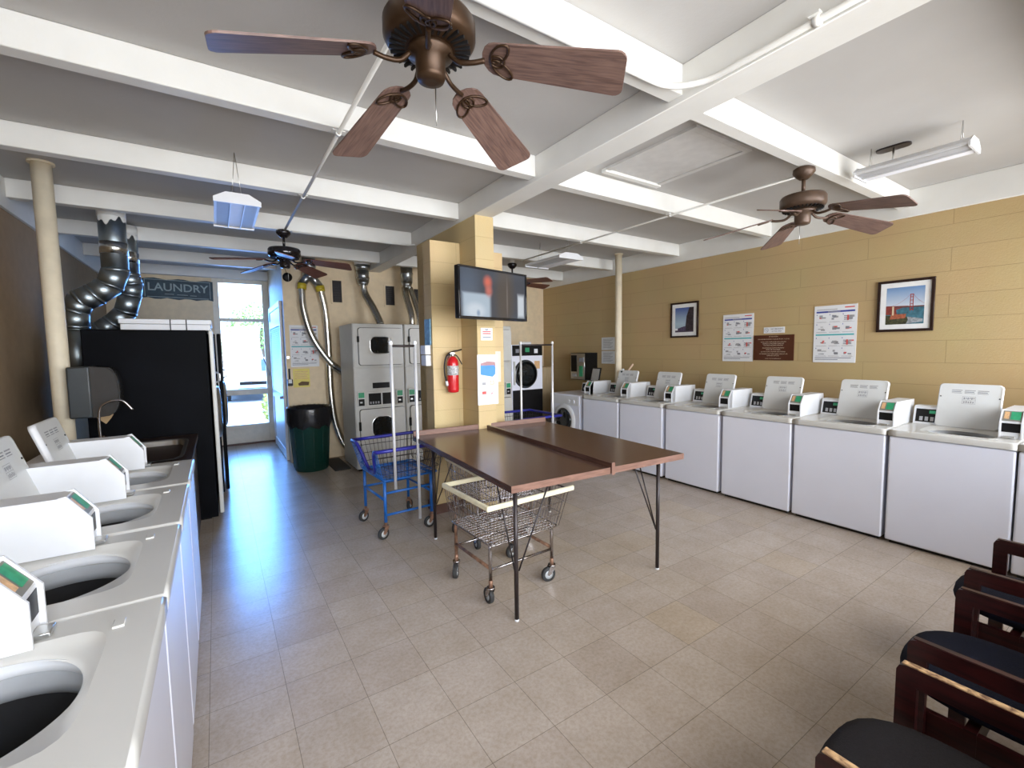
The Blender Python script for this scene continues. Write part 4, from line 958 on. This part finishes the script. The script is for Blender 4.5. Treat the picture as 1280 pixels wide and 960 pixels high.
t = sheet('blue_notice', 'narrow blue plaque on the side of the pier left wing', 'plaque', (1.7295, 4.09, 1.775), -PI/2, 0.13, 0.25, mat('pale_blue_sign', (0.13, 0.28, 0.40), 0.4, var=0.35, scale=35), 0.014)
t = thing('wall_controller', 'small white two part switch box under the blue plaque', 'switch box', (1.7295, 4.10, 1.55), -PI/2)
MB().box(-0.06, 0.06, -0.06, 0, 0.01, 0.10, WHITEP, 0.006, 2).build('upper_box', t); MB().box(-0.06, 0.06, -0.055, 0, -0.10, 0.005, WHITEP, 0.006, 2).build('lower_box', t)

# television
m, n, l, bs = nt('tv_picture_reflection')
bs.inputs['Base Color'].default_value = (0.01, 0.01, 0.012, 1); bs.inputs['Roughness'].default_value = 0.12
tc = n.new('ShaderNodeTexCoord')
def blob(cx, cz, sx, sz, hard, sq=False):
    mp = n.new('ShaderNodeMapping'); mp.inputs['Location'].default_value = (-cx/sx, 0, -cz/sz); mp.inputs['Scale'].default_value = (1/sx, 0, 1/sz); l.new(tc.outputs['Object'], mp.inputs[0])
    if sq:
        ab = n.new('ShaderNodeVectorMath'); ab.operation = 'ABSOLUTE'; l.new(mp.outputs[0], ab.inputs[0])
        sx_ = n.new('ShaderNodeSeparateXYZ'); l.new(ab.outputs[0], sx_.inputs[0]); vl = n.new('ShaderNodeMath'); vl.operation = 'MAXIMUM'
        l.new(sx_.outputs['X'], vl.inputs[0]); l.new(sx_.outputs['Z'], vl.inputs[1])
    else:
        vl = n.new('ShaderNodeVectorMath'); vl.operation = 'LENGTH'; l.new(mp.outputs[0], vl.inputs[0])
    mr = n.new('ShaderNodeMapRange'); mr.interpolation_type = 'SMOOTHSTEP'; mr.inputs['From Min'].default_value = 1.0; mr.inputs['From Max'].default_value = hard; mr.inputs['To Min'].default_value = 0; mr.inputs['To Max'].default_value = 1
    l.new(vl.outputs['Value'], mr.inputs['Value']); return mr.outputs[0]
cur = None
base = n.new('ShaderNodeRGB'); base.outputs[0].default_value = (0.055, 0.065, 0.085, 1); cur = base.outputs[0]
for (cx, cz, sx, sz, hd, colr) in ((0.12, 0, 0.16, 0.5, .3, (0.085, 0.072, 0.062)), (-0.30, 0.02, 0.20, 0.30, .1, (0.10, 0.13, 0.18)), (-0.205, -0.10, 0.175, 0.115, .72, (0.46, 0.56, 0.66)), (-0.22, -0.14, 0.15, 0.09, .3, (0.66, 0.74, 0.82)), (-0.19, -0.16, 0.03, 0.04, .2, (0.30, 0.40, 0.55)), (-0.08, 0.10, 0.07, 0.075, .1, (0.75, 0.16, 0.10)), (-0.07, 0.03, 0.06, 0.075, .1, (0.62, 0.18, 0.14)), (0.325, -0.08, 0.052, 0.125, .55, (0.62, 0.68, 0.74)), (0.15, -0.03, 0.016, 0.25, .2, (0.16, 0.14, 0.12))):  # pale strip at the right is a window reflection painted into the screen glow
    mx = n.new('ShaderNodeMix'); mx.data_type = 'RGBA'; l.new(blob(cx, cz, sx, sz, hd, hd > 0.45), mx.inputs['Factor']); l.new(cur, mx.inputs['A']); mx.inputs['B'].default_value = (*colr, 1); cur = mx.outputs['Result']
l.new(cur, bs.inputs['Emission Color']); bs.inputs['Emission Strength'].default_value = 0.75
TVM = m
ang = math.atan2(0.18, 0.78)
t = thing('television', 'flat television tilted out on a bracket from the block pier', 'television', (2.0, 3.29, 1.85), ang)
W, H = 0.80, 0.42
b = MB(); b.box(-W/2, W/2, -0.0, 0.045, 0, H, BLACK, 0.008, 2); b.build('back_case', t)
b = MB()
for x0, x1, z0, z1 in ((-W/2, W/2, H-0.016, H), (-W/2, W/2, 0, 0.022), (-W/2, -W/2+0.016, 0.022, H-0.016), (W/2-0.016, W/2, 0.022, H-0.016)): b.box(x0, x1, -0.012, 0.0, z0, z1, mat('gloss_black', (0.01, 0.01, 0.012), 0.08), 0.003, 2)
b.build('bezel', t)
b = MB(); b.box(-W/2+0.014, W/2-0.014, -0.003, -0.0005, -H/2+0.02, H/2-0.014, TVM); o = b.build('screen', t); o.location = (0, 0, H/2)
b = MB(); b.box(-0.10, 0.10, 0.045, 0.06, 0.10, 0.30, LEG); b.tube([(0, 0.06, 0.2), (0.10, 0.16, 0.2), (0.214, 0.345, 0.2)], 0.015, LEG); b.cyl((0.21, 0.34, 0.2), (0.214, 0.352, 0.2), 0.045, LEG, 14); b.build('wall_arm', t)
# ------------------------------------------------------------------ small wall items back left
t = sheet('yellow_notice', 'yellow paper notice under the instruction poster on the back wall', 'notice', (1.02, YB-0.001, 1.228), 0, 0.22, 0.27, YEL, 0.003)
b = MB(); yy = -0.0036
for k in range(5): poly([(-.09, .09-.025*k), (.09-.02*(k % 2), .09-.025*k), (.09-.02*(k % 2), .10-.025*k), (-.09, .10-.025*k)], AMBER)
poly([(-.04, -.11), (.09, -.11), (.10, -.06), (.0, -.05), (-.05, -.08)], mat('notice_brown', (0.12, 0.07, 0.03), 0.7)); b.build('print', t)
t = thing('wall_key_lock', 'white key box with black strap hanging left of the yellow notice', 'lock box', (0.865, YB-0.001, 1.17))
b = MB(); b.prism(rrect(-0.035, 0.035, -0.05, 0.05, 0.015, 4), -0.03, 0, BLACK, 'xz'); b.build('box', t)
b = MB(); b.box(-0.022, 0.022, -0.034, -0.030, -0.01, 0.045, PAPER); b.build('label_plate', t)
b = MB(); b.box(-0.015, 0.01, -0.015, 0, 0.05, 0.20, BLACK, 0.004, 1); b.build('strap', t)
t = thing('door_stop_knob', 'tiny grey round knob on the back wall left of the poster', 'knob', (0.855, YB, 1.53))
MB().cyl((0,0,0), (0,-0.02,0), 0.018, STEEL, 14).build('knob', t)
t = thing('alarm_sounder', 'round black sounder with a hooked wire above the louvred door corner', 'alarm', (0.90, YB, 2.66))
b = MB(); b.lathe([(0.06, 0), (0.062, -0.035), (0.045, -0.05), (0.02, -0.05)], BLACK, (0,0,0), 24, 'y'); b.build('body', t)
b = MB(); b.tube(smooth([(0, -0.01, 0.05), (-0.03, -0.02, 0.12), (-0.06, -0.02, 0.18), (-0.04, -0.01, 0.22)], 5), 0.003, BLACK, 6); b.build('wire', t)

# ------------------------------------------------------------------ bin
t = thing('trash_bin', 'dark green round bin lined with a black bag beside the louvred door', 'bin', (1.02, 6.60, 0))
b = MB(); b.lathe([(0.20, 0.0), (0.215, 0.02), (0.262, 0.78), (0.275, 0.80), (0.275, 0.83)], BINS, (0,0,0), 40, caps=False); b.lathe([(0.20, 0.0), (0.0001, 0.0)], BINS, (0,0,0), 40, caps=False)
for k in range(12):
    a = 2*PI*k/12
    b.tube([(0.217*math.cos(a), 0.217*math.sin(a), 0.05), (0.258*math.cos(a), 0.258*math.sin(a), 0.66)], 0.006, BINS, 6)
b.build('drum', t)
b = MB(); pr = [(0.264, 0.60), (0.279, 0.66), (0.280, 0.84), (0.275, 0.865), (0.25, 0.855), (0.235, 0.6), (0.2, 0.35), (0.02, 0.30)]
rings = []
for i, (r, z) in enumerate(pr):
    rg = []
    for j in range(60):
        a = 2*PI*j/60; k = (0.006 if i < 5 else 0.02)*math.sin(j*2.6+i*1.3)+(0.02*math.sin(j*0.9) if i == 0 else 0)
        rg.append(b.v(((r+k*(i > 0))*math.cos(a), (r+k*(i > 0))*math.sin(a), z+(k if i == 0 else k*0.5))))
    rings.append(rg)
for A, B in zip(rings, rings[1:]):
    for j in range(60): b.f([A[j], A[(j+1) % 60], B[(j+1) % 60], B[j]], BAG, True)
b.f(rings[-1], BAG); b.build('bin_bag', t)
t = thing('floor_shadow_sheet', 'flat black sheet drawn as the shadow between the bin and the dryer stacks', 'mat', (1.36, 6.55, 0))
b = MB(); b.prism(rrect(-0.11, 0.10, -0.30, 0.45, 0.02, 3), 0, 0.012, RUBBER, 'xy'); b.build('mat', t)  # thin black sheet laid on the floor in place of the shadow there

# ------------------------------------------------------------------ laundry carts
def caster(t, x, y, ang, m_fork=STEEL, z0=0.16):
    b = MB(Matrix.Translation((x, y, 0)) @ Matrix.Rotation(ang, 4, 'Z'))
    b.cyl((0, 0, 0.112), (0, 0, z0), 0.013, RUST, 12); b.cyl((0, 0, 0.104), (0, 0, 0.116), 0.026, m_fork, 16)
    for s in (-1, 1): b.prism([(-0.022, 0.106), (0.022, 0.106), (0.040, 0.05), (0.026, 0.042), (0.010, 0.052)], s*0.018-0.0015, s*0.018+0.0015, m_fork, 'xz')
    o = b.build('caster', t)
    b = MB(Matrix.Translation((x, y, 0)) @ Matrix.Rotation(ang, 4, 'Z'))
    b.lathe([(0.030, -0.014), (0.047, -0.014), (0.050, -0.009), (0.050, 0.009), (0.047, 0.014), (0.030, 0.014)], RUBBER, (0.027, 0, 0.050), 28, 'y', caps=False)
    b.lathe([(0.006, -0.012), (0.034, -0.010), (0.034, 0.010), (0.006, 0.012)], WHEEL, (0.027, 0, 0.050), 24, 'y')
    b.cyl((0.027, -0.022, 0.05), (0.027, 0.022, 0.05), 0.006, m_fork, 10); b.build('wheel', o)
def wire_cart(lab, loc, rz, rust=True, bumper=True):
    t = thing('laundry_cart', lab, 'laundry cart', loc, rz, 'chrome wire laundry carts')
    fx, fy = 0.25, 0.225
    for sx in (-1, 1):
        for sy in (-1, 1):
            m = RUST if sy > 0 or (sx < 0 and sy < 0 and False) else CHROME
            b = MB(); b.tube([(sx*fx, sy*fy, 0.15), (sx*fx, sy*fy, 0.36), (sx*fx*0.985, sy*fy*0.985, 0.385), (sx*fx*0.93, sy*fy*0.93, 0.398)], 0.0115, m, 10); b.build('leg', t)
            caster(t, sx*fx, sy*fy, {(-1,-1): 1.5, (1,-1): 2.9, (-1,1): 4.0, (1,1): 3.3}[(sx, sy)], CHROME)
    b = MB()
    for sy in (-1, 1): b.cyl((-fx, sy*fy, 0.225), (fx, sy*fy, 0.225), 0.009, CHROME, 10)
    for sx in (-1, 1): b.cyl((sx*fx, -fy, 0.235), (sx*fx, fy, 0.235), 0.011, RUST, 10)
    b.build('base_frame', t)
    # basket: bottom rectangle z .40, rim z .645
    B0 = (-0.275, 0.27, -0.275, 0.25); B1 = (-0.298, 0.345, -0.300, 0.290)
    def ring(s):
        x0, x1, y0, y1 = [a+(c-a)*s for a, c in zip(B0, B1)]; z = 0.40+0.245*s
        return [(p[0], p[1], z) for p in rrect(x0, x1, y0, y1, 0.03, 3)]
    b = MB()
    b.tube(ring(0), 0.006, CHROME, 6, closed=True); b.tube(ring(1), 0.006, CHROME, 6, closed=True)
    for s in (0.35, 0.68): b.tube(ring(s), 0.003, CHROME, 5, closed=True)
    x0, x1, y0, y1 = B0; X0, X1, Y0, Y1 = B1
    nx, ny = 22, 18
    for i in range(nx+1):
        u = i/nx
        for (ya, Ya) in ((y0, Y0), (y1, Y1)): b.cyl((x0+(x1-x0)*u, ya, 0.40), (X0+(X1-X0)*u, Ya, 0.645), 0.0021, CHROME, 5, caps=False)
    for j in range(ny+1):
        u = j/ny
        for (xa, Xa) in ((x0, X0), (x1, X1)): b.cyl((xa, y0+(y1-y0)*u, 0.40), (Xa, Y0+(Y1-Y0)*u, 0.645), 0.0021, CHROME, 5, caps=False)
    for j in range(15): y = y0+(y1-y0)*(j+.5)/15; b.cyl((x0, y, 0.402), (x1, y, 0.402), 0.0035, CHROME, 5, caps=False)
    for i in range(5): x = x0+(x1-x0)*(i+.5)/5; b.cyl((x, y0, 0.397), (x, y1, 0.397), 0.004, CHROME if i % 2 else RUST, 5, caps=False)
    b.build('wire_basket', t)
    if bumper:
        for nm, a, c in (('bumper', (X0-0.012, Y0-0.004), (X1+0.03, Y0-0.004)), ('bumper', (X0, Y1), (X0+0.42, Y1)), ('bumper', (X0-0.006, Y0), (X0-0.006, Y1))):
            b = MB(); bx0, bx1 = sorted((a[0], c[0])); by0, by1 = sorted((a[1], c[1]))
            b.box(bx0-0.010, bx1+0.010, by0-0.010, by1+0.010, 0.632, 0.668, CREAM, 0.009, 3); b.build('bumper', t)
    return t
wire_cart('chrome wire laundry cart with cream bumpers under the front of the folding table', (1.60, 2.575, 0), math.radians(2))
wire_cart('chrome wire laundry cart tucked further back under the folding table', (1.93, 3.27, 0), math.radians(-3))
def blue_cart(lab, loc, rz, p1, p2, top=1.66):
    t = thing('rack_cart', lab, 'laundry cart', loc, rz, 'blue laundry carts with hanging racks')
    fx, fy = 0.215, 0.26
    for sx in (-1, 1):
        for sy in (-1, 1):
            b = MB(); b.tube([(sx*fx, sy*fy, 0.14), (sx*fx, sy*fy, 0.52)], 0.014, BLUE, 10); b.build('leg', t)
            caster(t, sx*fx, sy*fy, {(-1,-1): 3.4, (1,-1): 3.2, (-1,1): 3.5, (1,1): 0.8}[(sx, sy)], RUST)
    b = MB()
    for z in (0.20, 0.33): b.cyl((-fx, -fy, z), (fx, -fy, z), 0.011, BLUE, 8) if z < 0.3 else b.cyl((-fx, fy, z), (fx, fy, z), 0.011, BLUE, 8)
    for z in (0.34,):
        b.cyl((-fx, -fy, z+0.05), (fx, -fy, z+0.05), 0.011, BLUE, 8)
    for sx in (-1, 1): b.cyl((sx*fx, -fy, 0.33), (sx*fx, fy, 0.33), 0.011, BLUE, 8); b.cyl((sx*fx, -fy, 0.50), (sx*fx, fy, 0.50), 0.012, BLUE, 8)
    for sy in (-1, 1): b.cyl((-fx, sy*fy, 0.50), (fx, sy*fy, 0.50), 0.012, BLUE, 8)
    b.build('base_frame', t)
    B0 = (-0.24, 0.27, -0.30, 0.27); B1 = (-0.31, 0.34, -0.36, 0.31); z0, z1 = 0.51, 0.775
    def notch(v): return 0.235*math.exp(-((v-0.42)/0.25)**4)       # the left side dips in a U
    b = MB(); x0, x1, y0, y1 = B0; X0, X1, Y0, Y1 = B1
    def ring(s):
        a0, a1, c0, c1 = [a+(c-a)*s for a, c in zip(B0, B1)]
        return [(p[0], p[1], z0+(z1-z0)*s) for p in rrect(a0, a1, c0, c1, 0.03, 3)]
    b.tube(ring(0), 0.006, BLUE, 6, closed=True)
    b.tube(ring(0.22), 0.003, LEG, 5, closed=True)
    for s in (0.5, 0.78):
        zz = z0+(z1-z0)*s; k0 = -0.24-0.07*s; k1 = 0.27+0.07*s; c0 = -0.30-0.06*s; c1 = 0.27+0.04*s
        b.tube([(k0, c0, zz), (k1, c0, zz), (k1, c1, zz), (k0, c1, zz)], 0.003, LEG, 5)
    for i in range(17):
        u = i/16
        for ya, Ya in ((y0, Y0), (y1, Y1)): b.cyl((x0+(x1-x0)*u, ya, z0), (X0+(X1-X0)*u, Ya, z1), 0.002, LEG, 5, caps=False)
    for j in range(17):
        u = j/16
        b.cyl((x1, y0+(y1-y0)*u, z0), (X1, Y0+(Y1-Y0)*u, z1), 0.002, LEG, 5, caps=False)
        zt = z1-notch(u); s = (zt-z0)/(z1-z0)
        b.cyl((x0, y0+(y1-y0)*u, z0), (x0+(X0-x0)*s, (y0+(y1-y0)*u)*(1-s)+(Y0+(Y1-Y0)*u)*s, zt), 0.003, BLUE, 5, caps=False)
    for j in range(12): y = y0+(y1-y0)*(j+.5)/12; b.cyl((x0, y, z0), (x1, y, z0), 0.003, BLUE, 5, caps=False)
    for j in range(5): x = x0+(x1-x0)*(j+.5)/5; b.cyl((x, y0, z0), (x, y1, z0), 0.004, BLUE, 5, caps=False)
    b.build('wire_basket', t)
    b = MB(); pts = [(X0, Y1, z1), (X1, Y1, z1), (X1, Y0, z1), (X0, Y0, z1)]
    for j in range(1, 24):
        u = j/24; zt = z1-notch(u); s = (zt-z0)/(z1-z0); pts.append((x0+(X0-x0)*s, (y0+(y1-y0)*u)*(1-s)+(Y0+(Y1-Y0)*u)*s, zt))
    P = []
    for i in range(4):
        P.append(Vector(pts[i]))
        if i < 3:
            for k in range(1, 4): P.append(Vector(pts[i]).lerp(Vector(pts[i+1]), k/4))
    P += [Vector(p) for p in pts[4:]]
    b.tube(P, 0.016, NAVY, 10, closed=True); b.build('bumper', t)
    for px, py, zb in (p1, p2):
        b = MB(); b.cyl((px, py, zb), (px, py, top), 0.0125, mat('satin_pole', (0.72, 0.72, 0.73), 0.35, metal=0.35), 14); b.lathe([(0.015, top-0.01), (0.017, top+0.01), (0.008, top+0.022)], PAPER, (px, py, 0), 12); b.build('rack_pole', t)
    b = MB(); b.cyl((p1[0], p1[1], top-0.02), (p2[0], p2[1], top-0.02), 0.010, LEG, 10); b.build('rack_bar', t)
    return t
blue_cart('blue laundry cart with navy rim and tall rack, standing left of the folding table', (1.335, 3.99, 0), math.radians(3), (-0.165, -0.385, 0.45), (0.045, -0.385, 0.15))
blue_cart('blue rack cart behind the folding table in front of the round door dryer', (3.18, 4.62, 0), math.radians(0), (-0.27, -0.385, 0.2), (0.19, -0.385, 0.2), 1.665)

# ------------------------------------------------------------------ folding table
rz = math.radians(-3.2)
t = thing('folding_table', 'dark walnut laminate folding table with raised back rail and black hairpin legs', 'table', (2.06, 2.84, 0), rz)
hx, hy, zt = 0.70, 0.865, 0.85
b = MB(); b.box(-hx, hx, -hy, hy, zt-0.038, zt, TABLE); b.build('tabletop', t)
b = MB(); e = 0.0025
b.box(-hx-e, hx+e, -hy-e, -hy, zt-0.04, zt, TEDGE); b.box(hx, hx+e, -hy, hy, zt-0.04, zt, TEDGE); b.box(-hx-e, -hx, -hy, hy, zt-0.04, zt, TABLE); b.build('edge_band', t)
MB().box(-hx, hx, hy-0.02, hy, zt, zt+0.045, TEDGE, 0.002, 1).build('back_rail', t)
MB().box(0.018, 0.042, -hy-0.012, hy-0.02, zt-0.038, zt+0.03, TABLE, 0.002, 1).build('centre_divider', t)
b = MB(); b.box(0.017, 0.043, -hy-0.016, -hy-0.012, zt-0.045, zt+0.032, TEDGE); b.build('divider_end', t)
b = MB(); b.box(-hx+0.07, hx-0.07, -hy+0.09, -hy+0.115, zt-0.06, zt-0.038, LEG); b.box(-hx+0.07, hx-0.07, hy-0.30, hy-0.275, zt-0.06, zt-0.038, LEG); b.build('leg_rail', t)
for x, y, ix, iy in ((-hx+0.08, -hy+0.10, 1, 1), (hx-0.14, -hy+0.10, -1, 1), (-hx+0.08, hy-0.28, 1, -1), (hx-0.14, hy-0.28, -1, -1)):
    b = MB(); b.cyl((x, y, 0.01), (x, y, zt-0.04), 0.013, LEG, 14); lg = b.build('leg', t)
    b = MB(); b.tube([(x+ix*0.24, y, zt-0.05), (x+ix*0.018, y, 0.30)], 0.005, LEG, 8); b.tube([(x-ix*0.01, y+iy*0.22, zt-0.04), (x, y+iy*0.018, 0.30)], 0.005, LEG, 8); b.build('brace', lg)
    MB().cyl((x, y, 0.0), (x, y, 0.012), 0.014, PAPER, 12).build('foot_tip', lg)

# ------------------------------------------------------------------ chairs
def chair(lab, x0, x1, yf, fab, worn):
    W = (x1-x0)/2
    t = thing('waiting_chair', lab, 'armchair', ((x0+x1)/2, yf-0.27, 0), 0, 'wooden armchairs in a row')
    tk = 0.013
    for s in (-1, 1):
        x = s*(W-tk); b = MB(); F0 = 0.27; Bk = -0.30
        c = 0.022
        b.prism([(Bk, 0), (Bk, 0.612-c), (Bk+c*0.3, 0.612-c*0.3), (Bk+c, 0.612), (F0-c, 0.612), (F0-c*0.3, 0.612-c*0.3), (F0, 0.612-c), (F0, 0), (F0-0.05, 0), (F0-0.05, 0.553), (Bk+0.05, 0.553), (Bk+0.05, 0)], x-tk, x+tk, CHAIRW, 'yz')
        b.box(x-s*tk-s*0.012-0.011, x-s*tk-s*0.012+0.011, Bk+0.01, F0-0.02, 0.24, 0.37, CHAIRW)
        o = b.build('arm_frame', t)
        b = MB(); b.box(x-tk+0.001, x+tk-0.001, Bk+0.02, F0-0.012, 0.611, 0.616, CHAIRT if worn else CHAIRW, 0.002, 1); o2 = b.build('arm_cap', o)
        if worn: o2['label'] = 'worn pale wooden arm edge'
    b = MB()
    n = 40; rings = []
    sw = W-0.048
    for (k, z) in ((0.90, 0.385), (0.985, 0.40), (1.0, 0.42), (0.985, 0.447), (0.90, 0.463), (0.70, 0.471), (0.35, 0.475), (0.02, 0.476)):
        rings.append([b.v((p[0]*k, 0.06+p[1]*k, z)) for p in loop_rr(0, 0, sw, 0.285, n, 3.0)])
    for A, B in zip(rings, rings[1:]):
        for j in range(n): b.f([A[j], A[(j+1)%n], B[(j+1)%n], B[j]], fab, True)
    b.f(rings[0][::-1], fab); b.f(rings[-1], fab); b.build('seat', t)
    for ya in (0.10, -0.24): MB().box(-W+0.026, W-0.026, ya, ya+0.03, 0.30, 0.375, CHAIRW).build('seat_rail', t)
    b = MB(Matrix.Translation((0, -0.25, 0.48)) @ Matrix.Rotation(0.16, 4, 'X')); b.box(-sw, sw, -0.03, 0.03, 0.0, 0.36, fab, 0.025, 4); b.build('backrest', t)
    b = MB(); b.cyl((-W+0.02, -0.27, 0.55), (W-0.02, -0.27, 0.55), 0.012, CHAIRW, 10); b.build('back_rail', t)
chair('dark wooden armchair with worn pale arm edges, nearest of the row', 1.175, 1.745, 0.455, FABRIC, True)
chair('dark wooden armchair with a navy black seat, middle one of the row', 1.895, 2.475, 0.475, FABRIC2, False)
chair('dark wooden armchair next to the washer at the far end of the row', 2.70, 3.245, 0.50, FABRIC2, False)

# ------------------------------------------------------------------ outside the entrance
b = MB(); b.box(-25, 30, YD+0.15, 60, -0.14, -0.02, ASPH); tag(b.build('ground'), kind='structure')
b = MB(); b.box(-25, 30, YR-8, YR-0.15, -0.14, -0.02, ASPH); tag(b.build('ground'), kind='structure')
def foliage(b, c, rx, rz_, n, m, s=0.09, rnd=random):
    for _ in range(n):
        while True:
            p = Vector((rnd.uniform(-1,1), rnd.uniform(-1,1), rnd.uniform(-1,1)))
            if p.length < 1: break
        p = Vector((c[0]+p.x*rx, c[1]+p.y*rx, c[2]+p.z*rz_)); a = Vector((rnd.uniform(-1,1), rnd.uniform(-1,1), rnd.uniform(-1,1))).normalized(); d = a.orthogonal().normalized()
        k = s*rnd.uniform(.6, 1.3); b.quad([p-a*k, p+d*k*0.45, p+a*k, p-d*k*0.45], m)
for lab, x, y, h, r, cnt in (('leafy green tree across the parking lot seen through the glass door', 2.3, 30, 4.1, 1.8, 1500), ('smaller tree left behind the parked car', 0.4, 40, 2.6, 1.0, 500)):
    t = thing('tree', lab, 'tree', (x, y, 0), 0, 'trees beyond the parking lot')
    MB().tube(smooth([(0,0,0), (0.1,0,h*.3), (-.05,.1,h*.6), (0.1,0,h*.85)], 5), lambda q: 0.16*(1-q*.7), BARK, 8).build('trunk', t)
    b = MB(); foliage(b, (0,0,h*0.78), r, r*0.75, cnt, LEAF, 0.13); b.build('crown', t)
t = thing('shrub', 'yellow green shrub just outside the lower glass pane', 'shrub', (1.12, 11.0, 0))
b = MB(); foliage(b, (0,0,0.45), 0.36, 0.50, 1500, LEAF2, 0.045); b.build('leaves', t)
b = MB()
for k in range(6): b.tube([(0,0,-0.02), (0.12*math.cos(k), 0.12*math.sin(k), 0.5)], 0.008, BARK, 5)
b.build('stems', t)
t = thing('guard_rail', 'white railing beyond the parking lot', 'railing', (0, 23.5, 0))
b = MB(); b.box(-8, 8, -0.03, 0.03, 0.95, 1.02, WHITEP); b.box(-8, 8, -0.03, 0.03, 0.60, 0.66, WHITEP); b.build('rail', t)
for k in range(9): MB().box(-8+2*k-0.04, -8+2*k+0.04, -0.04, 0.04, -0.02, 0.98, WHITEP).build('post', t)
# parked white car seen from the front
t = thing('car', 'white car parked nose toward the glass door', 'car', (1.05, 17.2, 0))
b = MB()
prof = [(0.0, 0.28), (0.02, 0.62), (0.12, 0.80), (1.05, 0.93), (1.75, 1.40), (2.2, 1.46), (3.5, 1.44), (4.2, 1.0), (4.45, 0.9), (4.5, 0.35), (4.3, 0.24), (0.2, 0.24)]
def bodyring(x, k, sh): return [b.v((x, y, 0.24+(z-0.24)*k if z < 0.95 else 0.24+(z-0.24)*k)) for y, z in prof]
secs = []
for x in (-0.88, -0.80, -0.45, 0, 0.45, 0.80, 0.88):
    kk = 1.0-0.06*(abs(x)/0.88)**4
    secs.append([b.v((x*(0.84 if z > 1.2 else 1.0), y+0.15*(abs(x)/0.88)**3*(1 if y < 2 else -1), z*kk)) for y, z in prof])
n = len(prof)
for A, B in zip(secs, secs[1:]):
    for i in range(n): b.f([A[i], A[(i+1)%n], B[(i+1)%n], B[i]], CARW, True)
b.f(secs[0], CARW); b.f(secs[-1][::-1], CARW); b.build('body', t)
b = MB(); b.quad([(-0.66, 1.09, 0.96), (0.66, 1.09, 0.96), (0.56, 1.70, 1.375), (-0.56, 1.70, 1.375)], CARG); b.build('windshield', t)
b = MB(); b.box(-0.45, 0.45, -0.02, 0.03, 0.55, 0.66, BLACK); b.box(-0.5, 0.5, -0.02, 0.03, 0.32, 0.44, BLACK); b.build('grille', t)
for s in (-1, 1): MB().box(s*0.66-0.15, s*0.66+0.15, 0.02, 0.12, 0.58, 0.72, STEEL, 0.03, 2).build('headlight', t)
for s in (-1, 1):
    for y in (0.85, 3.55): MB().lathe([(0.2, -0.1), (0.32, -0.1), (0.32, 0.1), (0.2, 0.1)], RUBBER, (s*0.80, y, 0.30), 24, 'x').build('wheel', t)
